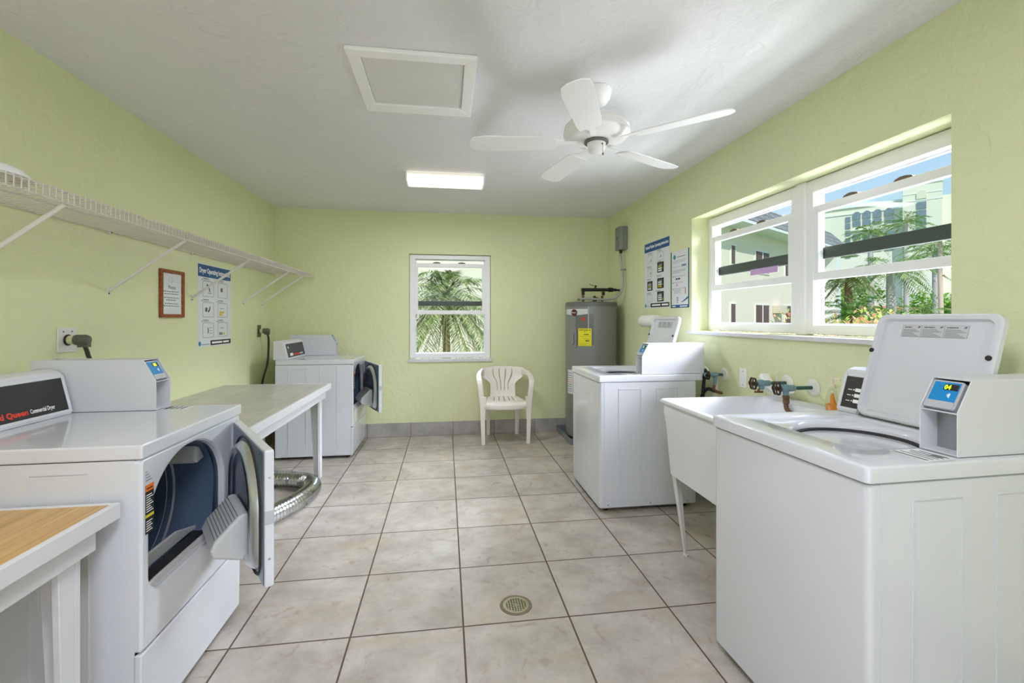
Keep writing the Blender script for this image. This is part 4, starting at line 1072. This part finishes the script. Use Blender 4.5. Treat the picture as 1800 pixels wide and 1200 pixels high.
# ------------------------------------------------------------------ outlets and cords
def outlet(name, label, y, z, w, h, plate, sock):
    o = thing(name, label, 'wall outlet', mat=plane_mx((XL + .0005, y, z), (0, 1, 0), (0, 0, 1)))
    MB().box(-w / 2, w / 2, -h / 2, h / 2, 0, .006).build('cover_plate', plate, o, bevel=.002)
    b = MB(); b.lathe([(sock, .004), (sock, .009), (sock * .9, .012)], n=24); b.build('receptacle', black, o, smooth=True)
    b = MB()
    for sx in (-1, 1): b.lathe([(.004, .0055), (.004, .0075)], c=(sx * w * .22, h * .34, 0), n=10)
    build_each(b, 'screw', ink, o)
    return o
outlet('wall_outlet', 'bright steel dryer outlet on the left wall above the nearest dryer', 2.482, 1.199, .114, .118, M('outlet_steel', (226, 226, 226), .35, metal=.3), .027)
outlet('wall_outlet', 'small dark outlet on the left wall near the far corner', 4.770, 1.183, .080, .116, M('brown_plate', (96, 88, 62), .45, metal=.3), .022)
def cord(label, P, y, z, r, ang):
    c = thing('power_cord', label, 'cord', (XL, y, z), group='dryer power cords')
    b = MB(); b.lathe([(.021, .0135), (.022, .03), (.022, .045)], axis='X', n=20); b.build('plug_collar', M('cream_plug', (206, 206, 160), .5), c, smooth=True)
    b = MB(); b.lathe([(.024, .040), (.0255, .045), (.0255, .085), (.020, .097), (.01, .10)], axis='X', n=20); b.box(.055, .098, -.012, .014, -.035, 0)
    b.build('plug', M('grey_plug', (92, 90, 80), .55), c, smooth=True, ang=40)
    b = MB(); b.sweep(smooth_path(P, 8), lambda i, t: rloop(0, 0, r * 1.5, r * .8, r * .7, 3)); b.build('cable', M('grey_cable', (66, 64, 56), .6), c, smooth=True, ang=60)
    return c
cord('thick grey power cord plugged in above the nearest dryer', [(.078, .004, -.032), (.080, .018, -.07), (.075, .03, -.12), (.06, -.06, -.22), (.052, -.30, -.345), (.05, -.345, -.50), (.05, -.36, -.78)], 2.482, 1.199, .007, 0)
cord('dark power cord hanging from the outlet beside the far dryer', [(.078, .004, -.032), (.082, .02, -.08), (.07, .05, -.20), (.06, .045, -.33), (.04, -.02, -.50), (.04, -.08, -.72), (.06, .05, -.95)], 4.770, 1.183, .0072, 0)

# ------------------------------------------------------------------ paper towel roll
pt = thing('paper_towel_roll', 'white paper towel roll in a wall holder behind the far washer', 'paper towel', (1.838, 3.95, 1.280))
b = MB(); b.lathe([(.018, -.14), (.052, -.14), (.054, -.136), (.054, .136), (.052, .14), (.018, .14)], axis='Y', n=36, cap0=False, cap1=False); b.build('paper', M('tissue', (240, 240, 238), .9), pt, smooth=True, ang=50)
b = MB(); b.lathe([(.016, -.155), (.016, .155)], axis='Y', n=16)
for s in (-1, 1): b.box(-.014, .070, s * .152 - .004, s * .152 + .004, -.014, .014)
b.box(.062, .070, -.156, .156, -.02, .02); b.build('wall_mount', white, pt, bevel=.002)

# ------------------------------------------------------------------ ceiling: light, fan, hatch
def light(y0, y1, x0, x1, label):
    L = thing('ceiling_light', label, 'ceiling light', ((x0 + x1) / 2, (y0 + y1) / 2, ZC - .0005), group='fluorescent ceiling lights')
    hx, hy = (x1 - x0) / 2, (y1 - y0) / 2
    MB().box(-hx + .01, hx - .01, -hy + .02, hy - .02, -.03, 0).build('housing', white, L, bevel=.002)
    prof = [(-hy, -.022), (-hy, -.034), (-hy + .028, -.072), (-.018, -.076), (0, -.071), (.018, -.076), (hy - .028, -.072), (hy, -.034), (hy, -.022)]
    MB().prism(prof, 'X', -hx + .012, hx - .012).build('diffuser', glow, L, bevel=.002)
    for s in (-1, 1):
        xs = sorted((s * hx, s * (hx - .012))); e = MB().prism([(p[0] * 1.01, p[1] - .0015) for p in prof] + [(hy, 0), (-hy, 0)], 'X', xs[0], xs[1]).build('end_cap', white, L, bevel=.001)
    return L
light(3.763, 3.985, -.322, .318, 'lit wraparound fluorescent light on the ceiling towards the back wall')
light(.15, .372, -.322, .318, 'unseen wraparound fluorescent light added above the camera to even out the brightness')  # added fixture, unseen, there to brighten the near half evenly

def fan():
    F = thing('ceiling_fan', 'white ceiling fan with pull chain hanging near the right window', 'ceiling fan', (.775, 2.295, ZC - .0008))
    z = lambda v: v - ZC
    b = MB(); b.lathe([(.076, 0), (.078, -.006), (.077, -.02), (.070, -.045), (.052, -.072), (.032, -.082), (.022, -.084)], n=36); b.build('canopy', white, F, smooth=True)
    b = MB(); b.lathe([(.020, -.080), (.022, -.088), (.0135, -.092), (.0135, -.16)], n=16); b.build('downrod', white, F, smooth=True)
    b = MB(); b.lathe([(.03, z(2.345)), (.09, z(2.335)), (.135, z(2.325)), (.150, z(2.315)), (.154, z(2.303)), (.165, z(2.298)), (.168, z(2.286)), (.160, z(2.280)), (.170, z(2.272)), (.172, z(2.258)), (.162, z(2.252)), (.155, z(2.240)), (.13, z(2.228)), (.07, z(2.224)), (.06, z(2.226))], n=48); b.build('motor_housing', white, F, smooth=True, ang=60)
    b = MB(); b.lathe([(.062, z(2.2245)), (.062, z(2.214)), (.05, z(2.212))], n=32); b.build('motor_ring', heaterd, F, smooth=True)
    b = MB(); b.lathe([(.048, z(2.214)), (.047, z(2.205)), (.045, z(2.182)), (.040, z(2.170)), (.03, z(2.164)), (.01, z(2.162))], n=32); b.build('switch_housing', white, F, smooth=True)
    b = MB(); b.lathe([(.004, -.046), (.004, -.050)], c=(.015, 0, z(2.196)), axis='Y', n=8); b.tube([(.016, -.05, z(2.196)), (.017, -.052, z(2.15))], .0011, 6); b.lathe([(.001, 0), (.004, -.004), (.004, -.012), (.001, -.016)], c=(.017, -.052, z(2.15)), n=10); b.build('pull_chain', rust, F, smooth=True)
    for k in range(5):
        a = math.radians(28 + 72 * k); rot = Matrix.Rotation(a, 4, 'Z')
        tilt = Matrix.Translation((0, 0, z(2.212))) @ Matrix.Rotation(math.radians(11), 4, 'X')
        pts = [(.21, -.052), (.26, -.060), (.58, -.068), (.635, -.058), (.655, -.03), (.658, 0), (.655, .03), (.635, .058), (.58, .068), (.26, .060), (.21, .052)]
        b = MB(); b.prism(pts, 'Z', -.003, .003); b.xf(rot @ tilt); bl = b.build('blade', white, F, bevel=.0015)
        b = MB(); b.prism([(.10, -.014), (.17, -.012), (.22, -.038), (.275, -.034), (.275, .034), (.22, .038), (.17, .012), (.10, .014)], 'Z', .0032, .0075); b.xf(rot @ tilt); b.build('blade_arm', white, bl, bevel=.001)
    return F
fan()
h = thing('attic_hatch', 'white framed attic access hatch in the ceiling', 'hatch', (-.148, 2.368, ZC - .0006))
hx, hy = .290, .302
b = MB()
for pl in ([(-hx, -hy), (hx, -hy), (hx - .058, -hy + .06), (-hx + .058, -hy + .06)], [(hx, -hy), (hx, hy), (hx - .058, hy - .09), (hx - .058, -hy + .06)], [(hx, hy), (-hx, hy), (-hx + .058, hy - .09), (hx - .058, hy - .09)], [(-hx, hy), (-hx, -hy), (-hx + .058, -hy + .06), (-hx + .058, hy - .09)]):
    b.prism(pl, 'Z', -.020, 0)
b.build('hatch_frame', white, h, bevel=.005)
MB().box(-hx + .060, hx - .060, -hy + .062, hy - .092, -.010, -.001).build('hatch_panel', M('hatch_board', (222, 222, 220), .7, bump=.2, bscale=30), h)

# ------------------------------------------------------------------ floor drain and a scrap of lint
fd = thing('floor_drain', 'round metal floor drain with square holes in the tiled floor', 'drain', (.315, 2.056, 0))
brass = M('worn_brass', (176, 172, 146), .35, metal=.8, vary=.15, vscale=50)
b = MB(); b.lathe([(.073, .0004), (.072, .003), (.060, .0035), (.058, .0022)], n=40, cap0=False, cap1=False); b.build('drain_rim', M('drain_dirt', (120, 108, 88), .7, vary=.3, vscale=80), fd, smooth=True)
MB().lathe([(.058, .0006), (.058, .0009)], n=36).build('drain_well', dink, fd)
b = MB(); R_ = .0575
for k in range(-4, 5):
    c0 = k * .0118; hl = math.sqrt(max(0, R_ ** 2 - c0 ** 2))
    b.box(c0 - .0021, c0 + .0021, -hl, hl, .0009, .0030); b.box(-hl, hl, c0 - .0021, c0 + .0021, .0009, .0029)
b.lathe([(.059, .0009), (.059, .0032), (.047, .0034), (.047, .0009)], n=36, cap0=False, cap1=False); b.box(-.007, .007, -.007, .007, .0009, .0031)
b.build('drain_grate', brass, fd)

# ------------------------------------------------------------------ outside: ground, buildings, planting
GZ = -.14
stucco_path = plaster('concrete_path', (196, 192, 184), 8, .2, rough=.9)
lawn = plaster('lawn_green', (110, 140, 70), 14, .4, rough=.9, vary=.2)
struct(MB().box(-60, 160, YB + .21, 160, GZ - .2, GZ).build('ground', lawn))
struct(MB().box(-6, 8, -9, YF - .21, GZ - .2, -.02).build('path', stucco_path))
stucco = plaster('white_stucco', (236, 226, 208), 3, .05, rough=.85, vary=.02)
stucco2 = plaster('cream_stucco', (240, 234, 220), 3, .05, rough=.85, vary=.02)
rooft = tile_mat('roof_shingle', 0, 0, .62, .34, .02, (120, 116, 114), (168, 164, 162), (70, 70, 74), .7, ax='XZ', vein=False)
winm = M('shutter_brown', (122, 98, 94), .6)
winb = M('hotel_glass', (128, 142, 156), .2, vary=.25, vscale=2)
trimm = M('white_trim', (238, 238, 236), .6)

v = thing('villa', 'white two-storey villa with a grey shingle roof outside the far right window', 'building', (14.91, 20.07, GZ), math.radians(30.98))
b = MB(); b.box(-8, 9.87, 0, 9, 0, 5.5); b.build('wall', stucco, v)
E1 = 5.55
b = MB()
lo = [(-8.6, -.75, E1), (12.9, -.75, E1), (12.9, 10, E1), (-8.6, 10, E1)]; hi = [(-7.6, .25, 6.93), (11.1, .25, 6.93), (11.1, 9, 6.93), (-7.6, 9, 6.93)]
b.skin([lo, hi], True, False, True); b.build('roof', rooft, v)
b = MB(); b.box(-8.6, 12.9, -.72, 10, E1 - .10, E1 - .04); b.build('soffit', trimm, v)
b = MB(); b.box(-8.6, 12.92, -.86, -.72, E1 - .05, E1 + .07); b.build('gutter', trimm, v)
b = MB(); b.box(9.0, 9.87, -.62, -.02, 0, 5.4); b.build('corner_column', trimm, v)
def villa_win(x0, x1, z0, z1, leaves):
    f = MB().frame(x0 - .05, x1 + .05, z0 - .05, z1 + .05, .05, -.05, .0).build('window', trimm, v)
    w = (x1 - x0) / leaves; b = MB()
    for k in range(leaves):
        n = int((z1 - z0) / .075)
        for j in range(n):
            zz = z0 + (z1 - z0) * (j + .5) / n
            b.box(x0 + k * w + .03, x0 + (k + 1) * w - .03, -.035, -.02, zz - .026, zz + .026)
    b.box(x0, x1, -.018, -.004, z0, z1)
    b.build('shutter', winm, f)
    if leaves > 1: MB().box((x0 + x1) / 2 - .03, (x0 + x1) / 2 + .03, -.06, -.02, z0, z1).build('mullion', trimm, f)
for x0, x1, z0, z1, n in ((-2.98, -2.52, 1.26, 2.10, 1), (-.5, 1.03, 1.10, 2.10, 2), (3.01, 4.55, 1.10, 2.12, 2), (-2.95, -2.55, 3.86, 4.68, 1), (-.5, 1.03, 3.66, 4.66, 2), (3.01, 4.55, 3.68, 4.66, 2), (6.6, 7.6, 1.1, 2.1, 2)): villa_win(x0, x1, z0, z1, n)
b = MB(); b.box(1.5, 2.35, -.38, -.005, 1.72, 2.12); b.build('air_conditioner', M('ac_cream', (222, 212, 190), .6), v, bevel=.02)
b = MB(); b.lathe([(.10, 0), (.10, .2), (.05, .26)], c=(4.0, -.12, 4.9 - 2.25), n=12); b.build('wall_lamp', M('ac_cream', (222, 212, 190), .6), v)

hA = math.atan2(-.765, .644)
ho = thing('hotel', 'tall cream hotel block with arched windows far beyond the garden', 'building', (84.99, 88.76, GZ), hA)
MB().box(-40, 11.0, 0, 18, 0, 25.55).build('wall', stucco2, ho)
MB().box(-40, 11.0, -.35, 18.1, 25.3, 25.75).build('cornice', trimm, ho)
MB().box(-40, 11.0, -.18, 0, 23.9, 24.15).build('band', trimm, ho)
MB().box(10.6, 16.4, -2.0, 16, 0, 28.3).build('tower', stucco2, ho)
b = MB(); b.box(10.4, 16.6, -2.2, 16.2, 27.9, 28.45); b.box(10.55, 16.45, -2.08, 16, 24.6, 24.8); b.box(10.55, 16.45, -2.08, 16, 26.0, 26.15); b.build('tower_cornice', trimm, ho)
MB().box(16.4, 34, -.6, 16, 0, 25.4).build('right_wing', stucco2, ho)
def arch_poly(x0, x1, z0, z1, n=10):
    r = (x1 - x0) / 2; return [(x0, z0), (x1, z0)] + [((x0 + x1) / 2 + r * math.cos(PI * k / n), z1 - r + r * math.sin(PI * k / n)) for k in range(n + 1)]
for x0, x1 in ((2.45, 3.75), (4.15, 5.45), (5.9, 7.25), (7.75, 9.1)):
    MB().prism(arch_poly(x0, x1, 22.65, 24.3), 'Y', -.25, -.02).build('arched_window', winb, ho)
    MB().prism([(x0 - .1, 20.1), (x1 + .1, 20.1), (x1 + .1, 20.35), (x0 - .1, 20.35)], 'Y', -.5, 0).build('balcony', trimm, ho)
    for zz in (21.25, 18.4, 15.6): MB().box(x0, x1, -.2, -.02, zz, zz + 1.1).build('window', winb, ho)
for zz in (22.3, 20.9, 19.4, 17.8, 16.2, 14.6): MB().box(1.15, 2.0, -.2, -.02, zz, zz + 1.1).build('window', winb, ho)
for zz in (23.0, 21.35, 19.75, 18.1, 16.5): MB().box(12.7, 14.1, -2.2, -2.02, zz, zz + 1.35).build('tower_window', winb, ho)
MB().prism(arch_poly(12.65, 14.15, 24.95, 26.6), 'Y', -2.2, -2.02).build('arch_niche', stucco, ho)

gw = thing('garden_house', 'plain white sunlit house wall seen behind the palm through the back window', 'building', (0, 12.6, GZ))
MB().box(-7, 3.2, 0, 5, 0, 5.8).build('wall', stucco, gw); MB().box(-7.3, 3.5, -.3, 5.2, 5.8, 6.0).build('roof_slab', trimm, gw)
vi = thing('arcade', 'low white arcade with small arches beyond the royal palm trunk', 'building', (54, 48.5, GZ), hA + .15)
b = MB(); x = -7.0
b.box(-7, 7, 0, 3, 1.75, 2.5)
while x < 7: b.box(x, x + .55, 0, .5, 0, 1.75); x += 1.9
b.box(-7, 7, 2.6, 3, 0, 1.8)
b.build('arches', stucco, vi); MB().prism([(-.5, 2.5), (3.5, 2.5), (1.5, 3.1)], 'X', -7.2, 7.2).build('roof', M('terracotta', (206, 140, 112), .8), vi)

def leaflet(b, p, d, up, L, w):
    s = d.cross(up)
    if s.length < 1e-4: s = Vector((1, 0, 0))
    s.normalize(); m = p + d * L * .45 + Vector((0, 0, -.02 * L))
    b.face([p, m + s * w * .5, p + d * L + Vector((0, 0, -.18 * L)), m - s * w * .5])
def frond(b, base, az, el, L, droop, ll, n, r_, w=.03):
    d = Vector((math.cos(az) * math.cos(el), math.sin(az) * math.cos(el), math.sin(el))); pts = []
    for k in range(n + 1):
        t = k / n; p = base + d * L * t + Vector((0, 0, -droop * L * t * t)); pts.append(p)
    b.sweep(pts[::max(1, n // 6)], lambda i, t: [(.016 * L * (1 - t) * .6 + .002, 0), (0, .012 * L * (1 - t) * .6 + .002), (-.016 * L * (1 - t) * .6 - .002, 0)], caps=False)
    for k in range(max(2, n // 8), n + 1):
        t = k / n; tan = (pts[k] - pts[k - 1]).normalized(); side = tan.cross(Vector((0, 0, 1))).normalized()
        l_ = ll * (.35 + .65 * math.sin(PI * min(1, t * 1.05) ** .8))
        for s in (-1, 1):
            dd = (side * s * .85 + tan * .55 + Vector((0, 0, r_.uniform(-.30, .15)))).normalized()
            leaflet(b, pts[k], dd, Vector((0, 0, 1)), l_ * r_.uniform(.85, 1.1), w)
palm_g = leaf_mat('palm_green', [(124, 154, 80), (164, 188, 108), (200, 214, 142), (146, 174, 94)])
palm_y = leaf_mat('date_palm_green', [(92, 116, 62), (146, 164, 96), (188, 196, 140), (124, 146, 84), (176, 168, 128)])
cyc_g = leaf_mat('cycad_green', [(60, 110, 40), (110, 160, 60), (150, 190, 90)])
tree_g = leaf_mat('tree_green', [(96, 146, 50), (150, 196, 70), (190, 220, 104)])
crot = leaf_mat('croton_leaves', [(200, 96, 76), (226, 140, 118), (90, 140, 60), (160, 186, 80), (214, 186, 120), (110, 156, 70), (226, 160, 146), (120, 160, 60)])
trunk_p = M('palm_trunk', (206, 196, 192), .9, bump=.4, bscale=18, vary=.15, vscale=12)
trunk_b = M('brown_trunk', (128, 104, 78), .9, bump=.6, bscale=30, vary=.3, vscale=20)
def palm(name, label, x, y, h, L, nf, droop, ll, tr, mat, tmat, seed, els=(-.25, 1.25), n=26, w=.03, group=None):
    t = thing(name, label, 'palm', (x, y, GZ), group=group); r_ = random.Random(seed)
    b = MB(); P = [(0, 0, 0), (.01 * h, 0, h * .3), (0, 0, h * .7), (0, 0, h)]; pts = smooth_path(P, 6)
    b.tube(pts, lambda i, tt: tr * (1.15 - .3 * tt) * (1 + .04 * (i % 2)), 14); b.build('trunk', tmat, t, smooth=True)
    b = MB()
    for k in range(nf):
        f = k / nf; az = 2.39996 * k + r_.uniform(-.2, .2); el = els[0] + (els[1] - els[0]) * f
        frond(b, Vector((0, 0, h - .02)), az, el, L * r_.uniform(.85, 1.1), droop * r_.uniform(.8, 1.2), ll, n, r_, w)
    b.build('crown', mat, t)
    return t
palm('royal_palm', 'royal palm with a ringed pale trunk in the middle of the near right window', 28.8, 26.1, 4.7, 2.9, 20, .75, .75, .26, palm_g, trunk_p, 1, w=.07, els=(-.3, 1.1))
palm('garden_palm', 'palm crown against the arched windows of the hotel', 36.7, 35.1, 8.9, 2.4, 16, .55, .6, .2, palm_g, trunk_p, 2, w=.07)
palm('garden_palm', 'palm crown against the left edge of the hotel tower', 41.7, 36.4, 10.2, 2.5, 16, .45, .6, .2, palm_g, trunk_p, 3, w=.07)
palm('garden_palm', 'wide palm crown at the right edge of the near right window', 37.0, 30.0, 6.5, 2.8, 18, .5, .7, .2, palm_g, trunk_p, 4, w=.07)
palm('garden_palm', 'palm with a brown shaggy trunk beside the villa corner', 17.4, 17.7, 3.2, 1.2, 22, .9, .35, .15, palm_y, trunk_b, 6, w=.05)
palm('garden_palm', 'slender pinkish palm trunk at the right edge of the near right window', 26.7, 21.4, 5.6, 1.8, 12, .6, .5, .11, palm_g, M('pink_trunk', (222, 196, 180), .8), 8, w=.05)
palm('date_palm', 'feathery date palm filling the back window', .0, 9.1, 1.86, 1.50, 62, .72, .34, .075, palm_y, trunk_b, 9, els=(-1.05, 1.5), n=40, w=.024)
palm('cycad', 'spreading green cycad at the left of the near right window', 12.3, 12.4, 1.55, 1.35, 28, .55, .34, .10, cyc_g, trunk_b, 12, els=(.0, 1.3), n=28, w=.03)
palm('cycad', 'paler cycad right of the royal palm trunk', 16.9, 14.2, 1.45, 1.35, 24, .5, .34, .10, palm_g, trunk_b, 13, els=(-.05, 1.3), n=28, w=.03)
def leafcloud(b, c, rx, ry, rz, n, L, w, r_):
    for _ in range(n):
        while True:
            q = Vector((r_.uniform(-1, 1), r_.uniform(-1, 1), r_.uniform(-1, 1)))
            if .35 < q.length < 1: break
        p = Vector(c) + Vector((q.x * rx, q.y * ry, q.z * rz))
        d = Vector((r_.uniform(-1, 1), r_.uniform(-1, 1), r_.uniform(-.4, .9))).normalized()
        leaflet(b, p, d, Vector((0, 0, 1)), L * r_.uniform(.6, 1.2), w)
def tree(label, x, y, h, rx, rz, n, seed, mat=tree_g):
    t = thing('tree', label, 'tree', (x, y, GZ), group='bushy trees in the garden'); r_ = random.Random(seed)
    b = MB(); b.tube([(0, 0, 0), (.05, 0, h * .5), (0, 0, h)], .12, 8); b.build('trunk', trunk_b, t, smooth=True)
    b = MB()
    for k in range(6):
        a = 2 * PI * k / 6; leafcloud(b, (rx * .5 * math.cos(a), rx * .5 * math.sin(a), h + r_.uniform(-.5, .5) * rz), rx * .6, rx * .6, rz * .6, n // 6, .5, .3, r_)
    b.build('foliage', mat, t)
tree('bright green tree at the right of the near right window', 47.5, 38.0, 3.4, 3.2, 2.2, 1500, 21)
tree('green tree between the shaggy palm and the royal palm', 40.5, 41.5, 3.2, 3.2, 2.2, 1500, 22)
tree('green tree close to the corner of the villa', 31.0, 34.5, 2.6, 2.6, 2.0, 1200, 23)
tree('green tree behind the slender pinkish trunk', 40.5, 25.5, 3.0, 3.0, 2.4, 1500, 24)
tree('green tree between the royal palm trunk and the slender pinkish trunk', 34.8, 23.0, 2.6, 2.4, 1.7, 1400, 26)
hd = thing('croton_hedge', 'low hedge of red, green and yellow leaves outside the right windows', 'hedge', (4.9, 5.5, GZ))
r_ = random.Random(31); b = MB(); leafcloud(b, (0, 0, .7), .42, 5.2, .66, 400, .12, .05, r_)
for _ in range(10000):
    yy = r_.uniform(-3.6, 6.5); zz = 1.44 + .06 * math.sin(yy * 5.1) + .05 * math.sin(yy * 11.3) - (.10 + .04 * yy if yy > .3 else 0)
    p = Vector((r_.uniform(-.42, .42), yy, r_.uniform(.55, 1) * zz))
    d = Vector((r_.uniform(-.8, .8), r_.uniform(-.8, .8), r_.uniform(.1, 1))).normalized()
    leaflet(b, p, d, Vector((0, 0, 1)), r_.uniform(.06, .12), .034)
b.build('foliage', crot, hd)
b = MB()
for k in range(34):
    yy = -3.5 + .3 * k; b.tube([(r_.uniform(-.2, .2), yy, 0), (r_.uniform(-.3, .3), yy + .1, .9)], .012, 5)
b.build('stems', trunk_b, hd)
# ------------------------------------------------------------------ light, world, camera
w = bpy.data.worlds.new('World'); S.world = w; w.use_nodes = True
n, l = w.node_tree.nodes, w.node_tree.links
bg = n['Background']; tc = n.new('ShaderNodeTexCoord'); sp = n.new('ShaderNodeSeparateXYZ'); rp = n.new('ShaderNodeValToRGB')
l.new(tc.outputs['Generated'], sp.inputs[0]); l.new(sp.outputs['Z'], rp.inputs['Fac'])
rp.color_ramp.elements[0].position = 0.0; rp.color_ramp.elements[0].color = lin((226, 240, 250))
rp.color_ramp.elements[1].position = 0.55; rp.color_ramp.elements[1].color = lin((120, 178, 240))
e = rp.color_ramp.elements.new(0.16); e.color = lin((196, 226, 252))
nz = n.new('ShaderNodeTexNoise'); nz.inputs['Scale'].default_value = 3.0; nz.inputs['Detail'].default_value = 5
mpn = n.new('ShaderNodeMapping'); mpn.inputs['Scale'].default_value = (1, 1, 3.5); l.new(tc.outputs['Generated'], mpn.inputs[0]); l.new(mpn.outputs[0], nz.inputs['Vector'])
cr = n.new('ShaderNodeValToRGB'); cr.color_ramp.elements[0].position = .5; cr.color_ramp.elements[1].position = .75
cr.color_ramp.elements[1].color = (.5, .5, .5, 1); l.new(nz.outputs['Fac'], cr.inputs['Fac'])
mx = n.new('ShaderNodeMix'); mx.data_type = 'RGBA'; mx.inputs[7].default_value = (1, 1, 1, 1)
l.new(cr.outputs['Color'], mx.inputs[0]); l.new(rp.outputs['Color'], mx.inputs[6]); l.new(mx.outputs[2], bg.inputs['Color'])
bg.inputs['Strength'].default_value = .8

def lamp(nm, kind, loc, target=None, energy=100, size=(1, 1), col=(1, 1, 1), spread=None, d=None):
    L = bpy.data.lights.new(nm, kind); L.energy = energy; L.color = col
    o = bpy.data.objects.new(nm, L); C.objects.link(o); o.location = loc
    if kind == 'AREA':
        L.shape = 'RECTANGLE'; L.size, L.size_y = size
        if spread: L.spread = math.radians(spread)
    if target is not None: d = Vector(target) - Vector(loc)
    o.rotation_euler = Vector(d).to_track_quat('-Z', 'Y').to_euler()
    return o
sun = lamp('sun', 'SUN', (-10, -10, 20), energy=2.5, d=(.12, .72, -.68), col=(1, .96, .9)); sun.data.angle = .01
lamp('added_fill_right', 'AREA', (7.5, .4, 4.75), (2.0, 2.42, 1.65), 700, (5.0, 3.2), (.885, .90, 1.06), spread=80)  # added area lamp outside the right window, out of view, boosting the light indoors
lamp('added_fill_low', 'AREA', (4.0, 2.4, -.05), (2.0, 2.42, 1.7), 85, (3.0, 1.0), (.93, .93, 1.03), spread=120)  # added unseen lamp below the sill, aimed up to brighten ceiling and left wall
lamp('added_fill_back', 'AREA', (.2, 8.6, 4.7), (.05, 5.3, 1.45), 38, (3.0, 1.6), (.89, .91, 1.03), spread=70)  # added unseen lamp beyond the back window, extra fill for the far end
lamp('doorway_fill', 'AREA', (0, YF - .35, 1.15), (0, 2.0, 1.25), 17, (1.6, 1.9), (.885, .90, 1.07))  # added area lamp shining in through the unseen doorway as fill
for y, en in ((3.874, 14), (.261, 26)): lamp('tube_light', 'AREA', (0, y, ZC - .082), (0, y, 0), en, (.56, .18), (.95, .94, 1.04))  # second lamp serves the added, unseen fixture above the camera

cam = bpy.data.cameras.new('camera'); co = bpy.data.objects.new('camera', cam); C.objects.link(co)
co.location = (0, 0, 1.30); co.rotation_euler = (PI / 2, 0, -.143432)
cam.sensor_width = 36; cam.lens = 805.02 / 1800 * 36; cam.shift_y = -39.6 / 1800; cam.clip_start = .02; cam.clip_end = 500
S.camera = co
S.view_settings.view_transform = 'Standard'; S.view_settings.look = 'None'; S.view_settings.gamma = 1; S.view_settings.use_curve_mapping = False
S.view_settings.exposure = 0.42
S.cycles.use_denoising = True; S.cycles.max_bounces = 14; S.cycles.diffuse_bounces = 12; S.cycles.transparent_max_bounces = 12
S.cycles.sample_clamp_indirect = 6.0
